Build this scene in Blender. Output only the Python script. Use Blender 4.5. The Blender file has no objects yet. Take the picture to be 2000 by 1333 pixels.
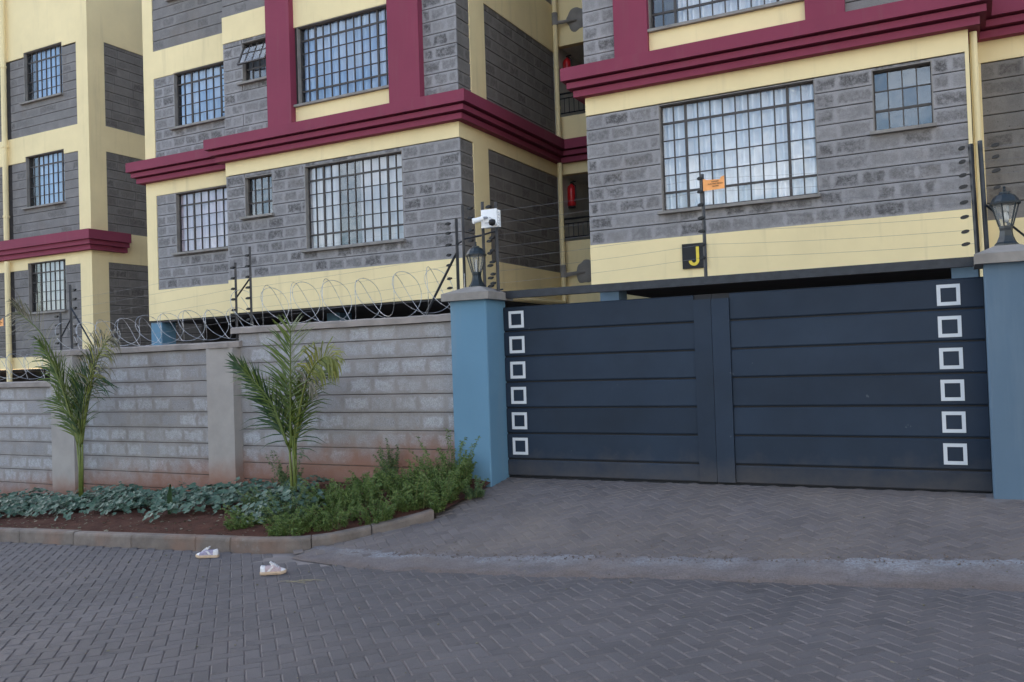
import bpy, math, random
from mathutils import Vector, Matrix, noise
R = math.radians
rnd = random.Random(7)
sc = bpy.context.scene
C = sc.collection

# ------------------------------------------------------------------ camera
cam_d = bpy.data.cameras.new('camera')
cam = bpy.data.objects.new('camera', cam_d)
C.objects.link(cam)
sc.camera = cam
cam_d.sensor_width = 36.0
cam_d.lens = 30.8
cam_d.clip_start = 0.05
cam_d.clip_end = 2000
def cam_axes(yaw, pitch, roll):
    cy, sy, cp, sp, cr, sr = math.cos(yaw), math.sin(yaw), math.cos(pitch), math.sin(pitch), math.cos(roll), math.sin(roll)
    f = Vector((sy*cp, cy*cp, sp)); r = Vector((cy, -sy, 0)); d = f.cross(r)
    return r*cr + d*sr, -r*sr + d*cr, f
AX, AY, AZ = cam_axes(R(-27.47), R(1.24), R(1.886))
m = Matrix((AX, -AY, -AZ)).transposed().to_4x4()
CAM = Vector((0, 0, 1.75))
m.translation = CAM
cam.matrix_world = m

# ------------------------------------------------------------------ sky, sun, exposure
SUN_EL, SUN_AZ = R(27), R(-58)        # sun behind the blocks, to the left: everything in view is in open shade
world = bpy.data.worlds.new('World')
sc.world = world
world.use_nodes = True
wn = world.node_tree
wn.nodes.clear()
def wnode(t, **kw):
    n = wn.nodes.new(t)
    for k, v in kw.items(): setattr(n, k, v)
    return n
w_out = wnode('ShaderNodeOutputWorld')
w_bg = wnode('ShaderNodeBackground')
w_bg.inputs['Strength'].default_value = 0.12
w_sky = wnode('ShaderNodeTexSky', sky_type='NISHITA', sun_disc=False)
w_sky.sun_elevation = SUN_EL
w_sky.sun_rotation = SUN_AZ
w_sky.air_density = 1.0
w_sky.dust_density = 1.5
w_sky.ozone_density = 1.0
w_tc = wnode('ShaderNodeTexCoord')
w_sep = wnode('ShaderNodeSeparateXYZ')
wn.links.new(w_tc.outputs['Generated'], w_sep.inputs[0])
w_add = wnode('ShaderNodeMath', operation='ADD'); w_add.inputs[1].default_value = 0.18
w_abs = wnode('ShaderNodeMath', operation='ABSOLUTE')
wn.links.new(w_sep.outputs['Z'], w_abs.inputs[0]); wn.links.new(w_abs.outputs[0], w_add.inputs[0])
w_div = wnode('ShaderNodeVectorMath', operation='DIVIDE')
w_comb = wnode('ShaderNodeCombineXYZ')
for k in range(3): wn.links.new(w_add.outputs[0], w_comb.inputs[k])
wn.links.new(w_tc.outputs['Generated'], w_div.inputs[0]); wn.links.new(w_comb.outputs[0], w_div.inputs[1])
w_noi = wnode('ShaderNodeTexNoise')
w_noi.inputs['Scale'].default_value = 1.6
w_noi.inputs['Detail'].default_value = 7
w_noi.inputs['Roughness'].default_value = 0.58
wn.links.new(w_div.outputs[0], w_noi.inputs['Vector'])
w_map = wnode('ShaderNodeMapRange')
w_map.inputs['From Min'].default_value = 0.47
w_map.inputs['From Max'].default_value = 0.64
w_map.inputs['To Max'].default_value = 0.9
wn.links.new(w_noi.outputs[0], w_map.inputs['Value'])
w_mix = wnode('ShaderNodeMix', data_type='RGBA')
wn.links.new(w_map.outputs[0], w_mix.inputs['Factor'])
wn.links.new(w_sky.outputs[0], w_mix.inputs['A'])
w_hsv = wnode('ShaderNodeHueSaturation')                  # clouds: paler and brighter than the sky round them
w_hsv.inputs['Saturation'].default_value = 0.22
w_hsv.inputs['Value'].default_value = 1.75
wn.links.new(w_sky.outputs[0], w_hsv.inputs['Color'])
wn.links.new(w_hsv.outputs[0], w_mix.inputs['B'])
wn.links.new(w_mix.outputs['Result'], w_bg.inputs['Color'])
wn.links.new(w_bg.outputs[0], w_out.inputs['Surface'])

sun_d = bpy.data.lights.new('sun', 'SUN')
sun_d.energy = 3.0
sun_d.angle = R(0.5)
sun_d.color = (1.0, 0.94, 0.86)
sun = bpy.data.objects.new('sun', sun_d)
C.objects.link(sun)
sdir = Vector((math.sin(SUN_AZ)*math.cos(SUN_EL), math.cos(SUN_AZ)*math.cos(SUN_EL), math.sin(SUN_EL)))
sun.rotation_euler = sdir.to_track_quat('Z', 'Y').to_euler()
sun.location = (0, 0, 40)

sc.view_settings.view_transform = 'Standard'
sc.view_settings.look = 'None'
sc.view_settings.exposure = 1.98
sc.view_settings.gamma = 1.0
sc.view_settings.use_curve_mapping = False
sc.render.engine = 'CYCLES'
sc.cycles.max_bounces = 8
sc.cycles.transparent_max_bounces = 12

# ------------------------------------------------------------------ helpers: meshes and objects
class MB:
    """collects faces; build() links them as one mesh object"""
    def __init__(s): s.v = []; s.f = []; s.uv = []; s.r = []
    def face(s, pts, uv=None, rr=(0, 0)):
        i = len(s.v); s.v += [tuple(p) for p in pts]
        s.f.append(tuple(range(i, i + len(pts))))
        s.uv += uv if uv else [(0, 0)]*len(pts)
        s.r += [rr]*len(pts)
    def hexa(s, p, rr=(0, 0), uvs=None):
        # p: 8 points, bottom ring 0-3 and top ring 4-7; uvs: a uv per corner
        for q in ((3, 2, 1, 0), (4, 5, 6, 7), (0, 1, 5, 4), (1, 2, 6, 5), (2, 3, 7, 6), (3, 0, 4, 7)):
            s.face([p[k] for k in q], [uvs[k] for k in q] if uvs else None, rr)
    def box(s, x0, x1, y0, y1, z0, z1, rr=(0, 0)):
        s.hexa([(x0, y0, z0), (x1, y0, z0), (x1, y1, z0), (x0, y1, z0), (x0, y0, z1), (x1, y0, z1), (x1, y1, z1), (x0, y1, z1)], rr)
    def tube(s, pts, rad, n=8, cap=True, rr=(0, 0)):
        pts = [Vector(p) for p in pts]
        rads = rad if isinstance(rad, (list, tuple)) else [rad]*len(pts)
        rings = []; prev = None
        for i, p in enumerate(pts):
            t = (pts[min(i+1, len(pts)-1)] - pts[max(i-1, 0)]).normalized()
            if prev is None:
                a = Vector((0, 0, 1)) if abs(t.z) < 0.9 else Vector((1, 0, 0))
                u = t.cross(a).normalized()
            else:
                u = (prev - t*prev.dot(t)).normalized()
            prev = u; w = t.cross(u)
            rings.append([p + (u*math.cos(2*math.pi*k/n) + w*math.sin(2*math.pi*k/n))*rads[i] for k in range(n)])
        for a, b in zip(rings, rings[1:]):
            for k in range(n): s.face([a[k], a[(k+1) % n], b[(k+1) % n], b[k]], None, rr)
        if cap:
            s.face(rings[0][::-1], None, rr); s.face(rings[-1], None, rr)
    def lathe(s, c, prof, n=16, phase=0.0, rr=(0, 0)):
        c = Vector(c); rings = []
        for rad, z in prof:
            rings.append([c + Vector((rad*math.cos(phase+2*math.pi*k/n), rad*math.sin(phase+2*math.pi*k/n), z)) for k in range(n)])
        for a, b in zip(rings, rings[1:]):
            for k in range(n): s.face([a[k], a[(k+1) % n], b[(k+1) % n], b[k]], None, rr)
        s.face(rings[0][::-1], None, rr); s.face(rings[-1], None, rr)
    def build(s, name, mat, parent=None, smooth=False, weld=False):
        me = bpy.data.meshes.new(name)
        me.from_pydata(s.v, [], s.f)
        u = me.uv_layers.new(name='face'); u.data.foreach_set('uv', [c for p in s.uv for c in p])
        w = me.uv_layers.new(name='rnd'); w.data.foreach_set('uv', [c for p in s.r for c in p])
        me.materials.append(mat)
        if weld or smooth:
            import bmesh
            bm = bmesh.new(); bm.from_mesh(me)
            bmesh.ops.remove_doubles(bm, verts=bm.verts, dist=1e-5)
            bmesh.ops.recalc_face_normals(bm, faces=bm.faces)
            bm.to_mesh(me); bm.free()
        if smooth: me.polygons.foreach_set('use_smooth', [True]*len(me.polygons))
        o = bpy.data.objects.new(name, me); C.objects.link(o)
        if parent: put(o, parent)
        return o
def put(o, parent):
    o.parent = parent
    o.matrix_parent_inverse = ABS[parent.name].inverted() if parent.name in ABS else Matrix()
ABS = {}
def tag(o, label=None, cat=None, group=None, kind=None):
    if label: o['label'] = label
    if cat: o['category'] = cat
    if group: o['group'] = group
    if kind: o['kind'] = kind
    return o
def thing(name, label, cat, loc=(0, 0, 0), group=None):
    o = bpy.data.objects.new(name, None); C.objects.link(o)
    o.empty_display_size = 0.2
    o.location = loc
    ABS[o.name] = Matrix.Translation(loc)
    return tag(o, label, cat, group)
def lerp(a, b, t): return a + (b-a)*t
def clamp(x, a=0.0, b=1.0): return max(a, min(b, x))
def nz(x, y, z=0.0): return noise.noise(Vector((x, y, z)))
def seen_size(p, area, nrm):
    """how large a piece shows in the photograph (0 outside the frame)"""
    d = Vector(p) - CAM
    q = Vector((AX.dot(d), AY.dot(d), AZ.dot(d)))
    if q.z < 0.3: return 0.0
    u, v = q.x/q.z*1711, q.y/q.z*1711
    if abs(u) > 1020 or abs(v) > 690: return 0.0
    return area*abs(Vector(nrm).dot(d.normalized()))/d.length_squared

# ------------------------------------------------------------------ helpers: materials
class Mat:
    def __init__(s, name):
        s.m = bpy.data.materials.new(name); s.m.use_nodes = True
        s.nt = s.m.node_tree; s.nt.nodes.clear()
        s.out = s.nt.nodes.new('ShaderNodeOutputMaterial')
    def n(s, t, ins=None, **kw):
        x = s.nt.nodes.new(t)
        for k, v in kw.items(): setattr(x, k, v)
        for k, v in (ins or {}).items(): s.set(x, k, v)
        return x
    def set(s, node, key, v):
        inp = node.inputs[key]
        if isinstance(v, bpy.types.NodeSocket): s.nt.links.new(v, inp)
        elif isinstance(v, bpy.types.Node): s.nt.links.new(v.outputs[0], inp)
        elif isinstance(v, (tuple, list)) and len(v) == 3 and inp.type == 'RGBA': inp.default_value = (*v, 1)
        else: inp.default_value = v
    def pos(s): return s.n('ShaderNodeNewGeometry').outputs['Position']
    def noise(s, scale, detail=4, rough=0.55, vec=None, dist=0.0):
        return s.n('ShaderNodeTexNoise', {'Vector': vec or s.pos(), 'Scale': scale, 'Detail': detail, 'Roughness': rough, 'Distortion': dist}).outputs[0]
    def rng(s, v, a, b, c=0.0, d=1.0, smooth=False):
        return s.n('ShaderNodeMapRange', {'Value': v, 'From Min': a, 'From Max': b, 'To Min': c, 'To Max': d}, interpolation_type='SMOOTHSTEP' if smooth else 'LINEAR').outputs[0]
    def math(s, op, a, b=0.0, c=None):
        x = s.n('ShaderNodeMath', operation=op)
        s.set(x, 0, a); s.set(x, 1, b)
        if c is not None: s.set(x, 2, c)
        return x.outputs[0]
    def mix(s, f, a, b):
        return s.n('ShaderNodeMix', {'Factor': f, 'A': a, 'B': b}, data_type='RGBA').outputs['Result']
    def mul(s, a, f):
        """colour times a grey factor"""
        x = s.n('ShaderNodeVectorMath', operation='SCALE'); s.set(x, 0, a); s.set(x, 'Scale', f)
        return x.outputs[0]
    def uv(s, name): return s.n('ShaderNodeUVMap', uv_map=name).outputs[0]
    def xyz(s, v): return s.n('ShaderNodeSeparateXYZ', {0: v}).outputs
    def bsdf(s, col, rough=0.7, bump=None, strength=0.3, dist=0.01, metal=0.0, spec=0.3, **kw):
        b = s.n('ShaderNodeBsdfPrincipled')
        s.set(b, 'Base Color', col); s.set(b, 'Roughness', rough); s.set(b, 'Metallic', metal); s.set(b, 'Specular IOR Level', spec)
        for k, v in kw.items(): s.set(b, k, v)
        if bump is not None:
            bp = s.n('ShaderNodeBump', {'Height': bump, 'Strength': strength, 'Distance': dist})
            s.nt.links.new(bp.outputs[0], b.inputs['Normal'])
        s.nt.links.new(b.outputs[0], s.out.inputs['Surface'])
        return s.m
def rgb(*c): return tuple(c)

def m_plain(name, col, rough=0.6, var=0.12, scale=6.0, bump=0.0, metal=0.0, spec=0.3, bscale=60):
    k = Mat(name)
    f = k.rng(k.noise(scale, 5), 0.3, 0.7, 1-var, 1+var)
    return k.bsdf(k.mul(col, f), rough, k.noise(bscale, 3) if bump else None, bump, 0.004, metal, spec)

def m_stone(name, hh, mortar, dark, light, amount, dirt=False, light_bias=0.0):
    """machine cut stone laid with smeared mortar: the rough heart of each stone shows through the smear"""
    k = Mat(name)
    u = k.xyz(k.uv('face')); r = k.xyz(k.uv('rnd'))
    hl, rv = r[0], r[1]
    dx = k.math('SUBTRACT', hl, k.math('ABSOLUTE', u[0]))
    dz = k.math('SUBTRACT', hh, k.math('ABSOLUTE', u[1]))
    d = k.math('MINIMUM', dx, dz)
    wob = k.math('MULTIPLY', k.math('SUBTRACT', k.noise(7, 5, 0.66), 0.5), 0.15)
    d = k.math('ADD', d, wob)
    patch = k.rng(d, 0.010, 0.062, 0, 1, True)
    amt = k.rng(rv, amount[0], amount[1], 0.1, 1)
    sm = k.rng(k.noise(19, 6, 0.74), 0.35, 0.58, 0.22, 1.0)
    fac = k.math('MULTIPLY', k.math('MULTIPLY', patch, amt), sm)
    rv2 = k.math('FRACT', k.math('MULTIPLY', rv, 7.31), 0.0)
    pc = k.mix(k.rng(rv2, 0.25-light_bias, 0.85-light_bias), dark, light)
    pc = k.mul(pc, k.rng(k.noise(70, 4, 0.7), 0.3, 0.7, 0.62, 1.35))
    mc = k.mul(mortar, k.rng(k.noise(2.3, 5, 0.6), 0.3, 0.7, 0.84, 1.14))
    mc = k.mul(mc, k.rng(k.noise(75, 4, 0.7), 0.3, 0.7, 0.84, 1.15))
    col = k.mix(fac, mc, pc)
    pit = k.rng(k.noise(38, 2, 0.5), 0.70, 0.76)
    col = k.mix(k.math('MULTIPLY', pit, 0.6), col, tuple(c*0.4 for c in dark))
    # rusty water marks
    st = k.rng(k.noise(1.1, 4, 0.6), 0.58, 0.75, 0, 0.3)
    col = k.mix(st, col, (0.16, 0.125, 0.095))
    if dirt:
        P = k.xyz(k.pos())
        h = k.math('SUBTRACT', P[2], k.math('MULTIPLY_ADD', P[0], 0.095, 0.86))
        h = k.math('ADD', h, k.math('MULTIPLY', k.math('SUBTRACT', k.noise(3.5, 5, 0.65), 0.5), 0.5))
        col = k.mix(k.rng(h, 0.16, 0.72, 0.82, 0, True), col, (0.235, 0.105, 0.065))
    hgt = k.math('ADD', k.math('MULTIPLY', k.noise(90, 4, 0.7), k.math('ADD', fac, 0.25)), k.math('MULTIPLY', fac, -0.5))
    return k.bsdf(col, 0.9, hgt, 0.5, 0.006, spec=0.15)

def m_plaster(name, col, stain=(0.3, 0.24, 0.14), amt=0.25):
    k = Mat(name)
    P = k.pos()
    c = k.mul(col, k.rng(k.noise(0.9, 5, 0.6), 0.3, 0.7, 0.93, 1.06))
    mp = k.n('ShaderNodeMapping', {'Vector': P, 'Scale': (5.0, 5.0, 0.35)})
    s = k.rng(k.noise(1.0, 5, 0.6, mp.outputs[0]), 0.56, 0.78, 0, amt)
    c = k.mix(s, c, stain)
    return k.bsdf(c, 0.75, k.math('ADD', k.noise(3.0, 4), k.math('MULTIPLY', k.noise(160, 2), 0.25)), 0.12, 0.02, spec=0.25)

M = {}
M['yellow'] = m_plaster('yellow plaster paint', (0.77, 0.638, 0.365), (0.36, 0.30, 0.20), 0.32)
M['maroon'] = m_plaster('maroon paint', (0.210, 0.038, 0.070), (0.20, 0.08, 0.09), 0.35)
M['stone'] = m_stone('grey building stone', 0.118, (0.275, 0.268, 0.274), (0.090, 0.086, 0.087), (0.165, 0.158, 0.158), (-0.35, 0.75))
M['stone_plain'] = m_stone('grey smooth building stone', 0.118, (0.20, 0.19, 0.188), (0.115, 0.11, 0.108), (0.19, 0.185, 0.18), (0.2, 1.0))
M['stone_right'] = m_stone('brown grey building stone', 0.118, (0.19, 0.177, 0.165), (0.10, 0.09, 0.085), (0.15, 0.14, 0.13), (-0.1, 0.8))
M['wallstone'] = m_stone('boundary wall stone', 0.112, (0.268, 0.252, 0.246), (0.23, 0.225, 0.235), (0.38, 0.385, 0.405), (-0.4, 0.5), dirt=True, light_bias=0.42)
M['joint'] = m_plain('dark recessed mortar', (0.034, 0.031, 0.031), 0.95, 0.2)
M['wallbed'] = m_plain('wall mortar joint', (0.12, 0.105, 0.098), 0.95, 0.2)
M['cement'] = m_plain('bare cement', (0.23, 0.215, 0.20), 0.9, 0.2, 4, 0.25)
M['coping'] = m_plain('cement coping', (0.26, 0.23, 0.213), 0.9, 0.22, 3, 0.3)
M['concrete_dark'] = m_plain('shade toned undercroft concrete', (0.06, 0.058, 0.06), 0.9, 0.15)  # shade under the blocks is put into this dark concrete colour
M['bluepaint'] = m_plaster('blue gate pillar paint', (0.112, 0.225, 0.325), (0.17, 0.23, 0.28), 0.5)
M['greyblue'] = m_plaster('dark grey blue pillar paint', (0.098, 0.152, 0.212), (0.15, 0.20, 0.25), 0.5)  # darker, greyer blue for the right pillar and the right block's columns
M['bar'] = m_plain('brown window steel', (0.055, 0.048, 0.045), 0.55, 0.2, 8, 0, 0.0, 0.4)
M['black'] = m_plain('black paint', (0.012, 0.012, 0.014), 0.5, 0.2, 8)
M['fence'] = m_plain('dark fence steel', (0.030, 0.033, 0.040), 0.45, 0.25, 12, 0.1, 0.3, 0.4)
M['galv'] = m_plain('galvanised wire', (0.40, 0.41, 0.43), 0.45, 0.3, 20, 0, 0.7, 0.5)
M['wire'] = m_plain('fence wire', (0.20, 0.20, 0.21), 0.5, 0.1, 20, 0, 0.5, 0.5)
M['insul'] = m_plain('black plastic insulator', (0.018, 0.017, 0.018), 0.4, 0.2, 30)
M['white'] = m_plain('white paint', (0.60, 0.63, 0.66), 0.45, 0.04, 5)
M['whiteplastic'] = m_plain('white plastic', (0.74, 0.76, 0.78), 0.35, 0.05, 9)
M['orange'] = m_plain('orange plastic sign', (0.82, 0.36, 0.12), 0.5, 0.1, 12)
M['signyellow'] = m_plain('yellow letter paint', (0.72, 0.55, 0.06), 0.5, 0.08, 20)
M['red'] = m_plain('red extinguisher paint', (0.55, 0.015, 0.02), 0.3, 0.1, 6, 0, 0, 0.5)
M['lantern'] = m_plain('dark green lantern metal', (0.014, 0.023, 0.030), 0.4, 0.2, 20, 0, 0.2, 0.5)
M['door'] = m_plain('dark brown door', (0.03, 0.02, 0.016), 0.5, 0.2, 4)
M['inner'] = m_plain('landing wall paint', (0.72, 0.68, 0.60), 0.8, 0.08, 3)
M['dark_room'] = m_plain('dark room', (0.10, 0.10, 0.11), 0.9, 0.1)

def m_gate():
    k = Mat('gate navy enamel')
    r = k.xyz(k.uv('rnd'))
    c = k.mul((0.0155, 0.0265, 0.0455), k.rng(r[0], 0, 1, 0.86, 1.16))
    c = k.mul(c, k.rng(k.noise(1.3, 6, 0.62), 0.3, 0.7, 0.85, 1.2))
    P = k.xyz(k.pos())
    h = k.math('ADD', P[2], k.math('MULTIPLY', k.math('SUBTRACT', k.noise(5, 5, 0.65), 0.5), 0.55))
    c = k.mix(k.rng(h, 0.30, 0.66, 0.5, 0), c, (0.10, 0.085, 0.075))
    sp = k.rng(k.noise(9, 3, 0.7), 0.715, 0.74, 0, 0.35)
    c = k.mix(sp, c, (0.14, 0.15, 0.16))
    return k.bsdf(c, k.rng(k.noise(2, 4), 0.3, 0.7, 0.45, 0.6), k.noise(1.3, 3), 0.14, 0.05, spec=0.25)
M['gate'] = m_gate()

def m_glass():
    k = Mat('window glass')
    tr = k.n('ShaderNodeBsdfTransparent', {'Color': (0.975, 0.985, 0.99)})
    gl = k.n('ShaderNodeBsdfGlossy', {'Color': (0.92, 0.96, 1.0), 'Roughness': 0.015})
    geo = k.n('ShaderNodeNewGeometry')
    dt = k.n('ShaderNodeVectorMath', operation='DOT_PRODUCT'); k.set(dt, 0, geo.outputs['Normal']); k.set(dt, 1, geo.outputs['Incoming'])
    gz = k.math('POWER', k.math('SUBTRACT', 1.0, k.math('ABSOLUTE', dt.outputs['Value'])), 5.0)
    bp = k.n('ShaderNodeBump', {'Height': k.noise(2.2, 2), 'Strength': 0.08, 'Distance': 0.05})
    k.nt.links.new(bp.outputs[0], gl.inputs['Normal'])
    f = k.math('MULTIPLY_ADD', gz, 0.93, 0.060)
    mx = k.n('ShaderNodeMixShader', {0: f, 1: tr.outputs[0], 2: gl.outputs[0]})
    k.nt.links.new(mx.outputs[0], k.out.inputs['Surface'])
    return k.m
M['glass'] = m_glass()
def m_lampglass():
    k = Mat('lantern glass')
    tr = k.n('ShaderNodeBsdfTransparent', {'Color': (0.9, 0.9, 0.88)})
    gl = k.n('ShaderNodeBsdfPrincipled', {'Base Color': (0.6, 0.62, 0.62), 'Roughness': 0.2})
    mx = k.n('ShaderNodeMixShader', {0: 0.22, 1: tr.outputs[0], 2: gl.outputs[0]})
    k.nt.links.new(mx.outputs[0], k.out.inputs['Surface'])
    return k.m
M['lampglass'] = m_lampglass()
def m_curtain(name, col):
    k = Mat(name)
    d = k.n('ShaderNodeBsdfDiffuse', {'Color': k.mul(col, k.rng(k.noise(1.2, 3), 0.3, 0.7, 0.9, 1.08))})
    k.nt.links.new(d.outputs[0], k.out.inputs['Surface'])
    return k.m
M['curtain'] = m_curtain('white net curtain', (0.75, 0.76, 0.79))
M['curtain_dim'] = m_curtain('off white net curtain', (0.50, 0.50, 0.54))
M['curtain_pink'] = m_curtain('pale lilac curtain', (0.56, 0.49, 0.57))
M['curtain_grey'] = m_curtain('grey blind', (0.085, 0.09, 0.10))
M['curtain_sky'] = m_curtain('curtain in reflected sky blue', (0.30, 0.42, 0.60))  # blue sky reflected by the upper panes is put into this curtain colour

def m_paver(name, col, dust, dustf, sand=0.6):
    k = Mat(name)
    r = k.xyz(k.uv('rnd'))
    c = k.mul(col, k.rng(r[0], 0, 1, 0.88, 1.12))
    c = k.mul(c, k.rng(k.noise(130, 4, 0.7), 0.3, 0.7, 0.82, 1.18))
    c = k.mul(c, k.rng(k.noise(0.7, 4, 0.6), 0.3, 0.7, 0.86, 1.12))
    f = k.rng(k.noise(1.1, 6, 0.62), 0.42, 0.75, 0.0, dustf)
    c = k.mix(f, c, dust)
    e = k.math('MULTIPLY', r[1], k.rng(k.noise(14, 4, 0.7), 0.30, 0.65, 0.25*sand, sand))    # sand caught on the worn edges
    c = k.mix(e, c, tuple(v*1.35 for v in dust))
    return k.bsdf(c, 0.85, k.noise(190, 4, 0.75), 0.35, 0.004, spec=0.25)
M['paver'] = m_paver('road paver concrete', (0.085, 0.080, 0.085), (0.142, 0.126, 0.125), 0.50, 0.68)
M['drive_paver'] = m_paver('driveway paver concrete', (0.122, 0.108, 0.107), (0.168, 0.142, 0.126), 0.85, 0.36)
def m_sand():
    k = Mat('joint sand')
    c = k.mul((0.20, 0.18, 0.175), k.rng(k.noise(3, 5), 0.3, 0.7, 0.75, 1.2))
    return k.bsdf(c, 0.95, k.noise(160, 3), 0.4, 0.004, spec=0.1)
M['sand'] = m_sand()
def m_apron():
    k = Mat('rough cement apron')
    P = k.xyz(k.pos())
    n1 = k.noise(1.6, 6, 0.65)
    c = k.mix(k.rng(n1, 0.35, 0.65), (0.165, 0.142, 0.135), (0.145, 0.132, 0.136))
    uv = k.xyz(k.uv('face'))
    band = k.math('ADD', uv[1], k.math('MULTIPLY', k.math('SUBTRACT', k.noise(2.6, 5, 0.7), 0.5), 0.9))
    spk = k.math('MULTIPLY', k.rng(k.noise(34, 4, 0.8), 0.36, 0.60), k.rng(k.noise(1.3, 3), 0.35, 0.6, 0.15, 1.0))
    blue = k.math('MULTIPLY', k.rng(band, 0.50, 0.80), spk)
    c = k.mix(k.math('MULTIPLY', blue, 0.9), c, (0.26, 0.28, 0.31))
    dirty = k.rng(band, 0.08, 0.32, 0.7, 0)
    c = k.mix(dirty, c, (0.135, 0.108, 0.095))
    c = k.mul(c, k.rng(k.noise(48, 5, 0.85), 0.3, 0.7, 0.70, 1.3))
    c = k.mul(c, k.rng(k.noise(5, 5, 0.7), 0.3, 0.7, 0.85, 1.15))
    return k.bsdf(c, 0.92, k.math('ADD', k.noise(18, 5, 0.75), k.math('MULTIPLY', k.noise(90, 3), 0.5)), 0.7, 0.02, spec=0.15)
M['apron'] = m_apron()
def m_kerb():
    k = Mat('weathered kerb concrete')
    r = k.xyz(k.uv('rnd'))
    c = k.mul((0.165, 0.140, 0.124), k.rng(r[0], 0, 1, 0.85, 1.12))
    c = k.mul(c, k.rng(k.noise(5, 6, 0.7), 0.3, 0.7, 0.7, 1.25))
    c = k.mix(k.rng(k.noise(1.7, 4), 0.52, 0.72, 0, 0.55), c, (0.24, 0.13, 0.085))
    c = k.mix(k.rng(k.noise(2.9, 5, 0.7), 0.60, 0.70, 0, 0.5), c, (0.28, 0.26, 0.245))
    return k.bsdf(c, 0.9, k.noise(45, 5, 0.75), 0.6, 0.012, spec=0.2)
M['kerb'] = m_kerb()
def m_soil():
    k = Mat('red soil')
    c = k.mix(k.rng(k.noise(6, 5, 0.7), 0.3, 0.7), (0.055, 0.026, 0.020), (0.110, 0.050, 0.036))
    return k.bsdf(c, 0.95, k.noise(40, 6, 0.75), 0.9, 0.03, spec=0.1)
M['soil'] = m_soil()
M['ground'] = m_plain('dusty ground', (0.16, 0.13, 0.11), 0.95, 0.25, 0.8, 0.3)

def m_leaf(name, a, b, rough=0.5, trans=0.25):
    k = Mat(name)
    r = k.xyz(k.uv('rnd'))
    c = k.mix(r[0], a, b)
    c = k.mul(c, k.rng(k.noise(25, 3), 0.3, 0.7, 0.85, 1.15))
    p = k.n('ShaderNodeBsdfPrincipled', {'Base Color': c, 'Roughness': rough, 'Specular IOR Level': 0.35})
    t = k.n('ShaderNodeBsdfTranslucent', {'Color': c})
    mx = k.n('ShaderNodeMixShader', {0: trans, 1: p.outputs[0], 2: t.outputs[0]})
    k.nt.links.new(mx.outputs[0], k.out.inputs['Surface'])
    return k.m
M['cover_leaf'] = m_leaf('blue green creeper leaf', (0.032, 0.074, 0.046), (0.082, 0.140, 0.100), 0.5, 0.12)
M['weed_leaf'] = m_leaf('feathery weed leaf', (0.058, 0.112, 0.024), (0.155, 0.225, 0.070), 0.55)
M['weed_leaf2'] = m_leaf('dull weed leaf', (0.055, 0.105, 0.040), (0.130, 0.190, 0.085), 0.55)
M['palm_green'] = m_leaf('green palm leaflet', (0.042, 0.078, 0.010), (0.115, 0.155, 0.028), 0.4)
M['palm_dark'] = m_leaf('dark green palm leaflet', (0.014, 0.040, 0.013), (0.040, 0.080, 0.022), 0.4)
M['palm_yellow'] = m_leaf('yellowing palm leaflet', (0.095, 0.120, 0.018), (0.24, 0.235, 0.055), 0.5)
M['palm_dry'] = m_leaf('dry palm leaflet', (0.075, 0.075, 0.040), (0.22, 0.20, 0.145), 0.6)
M['palm_stalk'] = m_leaf('palm stalk', (0.075, 0.110, 0.020), (0.14, 0.165, 0.040), 0.5, 0.05)
M['stem'] = m_leaf('weed stem', (0.10, 0.14, 0.04), (0.17, 0.17, 0.07), 0.6, 0.05)
M['straw'] = m_plain('dry straw', (0.24, 0.21, 0.14), 0.8, 0.2, 20)
M['trunk'] = m_plain('tree bark', (0.10, 0.075, 0.055), 0.9, 0.3, 5, 0.5)
M['tree_leaf'] = m_leaf('tree leaf', (0.035, 0.070, 0.018), (0.090, 0.130, 0.035), 0.5)
M['sole'] = m_plain('tan rubber sole', (0.46, 0.34, 0.24), 0.7, 0.15, 30)
M['shoewhite'] = m_plain('white shoe leather', (0.60, 0.59, 0.60), 0.5, 0.22, 30)
M['shoegrey'] = m_plain('grey shoe mesh', (0.30, 0.27, 0.36), 0.8, 0.25, 60)
M['shoeorange'] = m_plain('orange shoe trim', (0.52, 0.20, 0.12), 0.7, 0.15, 40)
M['shoepink'] = m_plain('dusty pink shoe mesh', (0.42, 0.33, 0.34), 0.8, 0.25, 60)

# ------------------------------------------------------------------ ground, road, driveway, kerb
def zr(x): return 0.086 + 0.037*x                     # the road climbs gently to the right
def yb(x): return max(6.72 + 0.075*x + 0.05*nz(x*0.8, 3), 6.3)  # front edge of the apron
def yt(x): return max(7.36 + 0.085*x + 0.05*nz(x*0.9, 8), 6.95)
def zdrive(x, y):
    t = clamp((y - 6.9)/(9.07 - 6.9))
    t = t*t*(3-2*t)*0.35 + t*0.65
    back = 0.265 + 0.017*(x + 5.05) if x < 0.2 else 0.354 + 0.02*(x-0.2)
    f = zr(x) + 0.025
    return lerp(f, back, t) if y < 9.07 else lerp(back, 0.335 + 0.004*x, clamp((y-9.07)/0.4))
KP = [(-16.5, 6.78), (-6.55, 6.80), (-6.1, 6.93), (-5.85, 7.13), (-5.66, 7.36), (-5.42, 7.60), (-5.2, 7.80), (-5.0, 8.02)]
def kerb_top(x, y):
    if x < -6.5: return zr(x) + 0.150
    t = clamp((x + 6.5)/1.5)
    return lerp(zr(x) + 0.150, zdrive(x, y) + 0.11, t)
def wall_base(x): return 0.88 + 0.0953*x if x < -5.5 else 0.36

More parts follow.
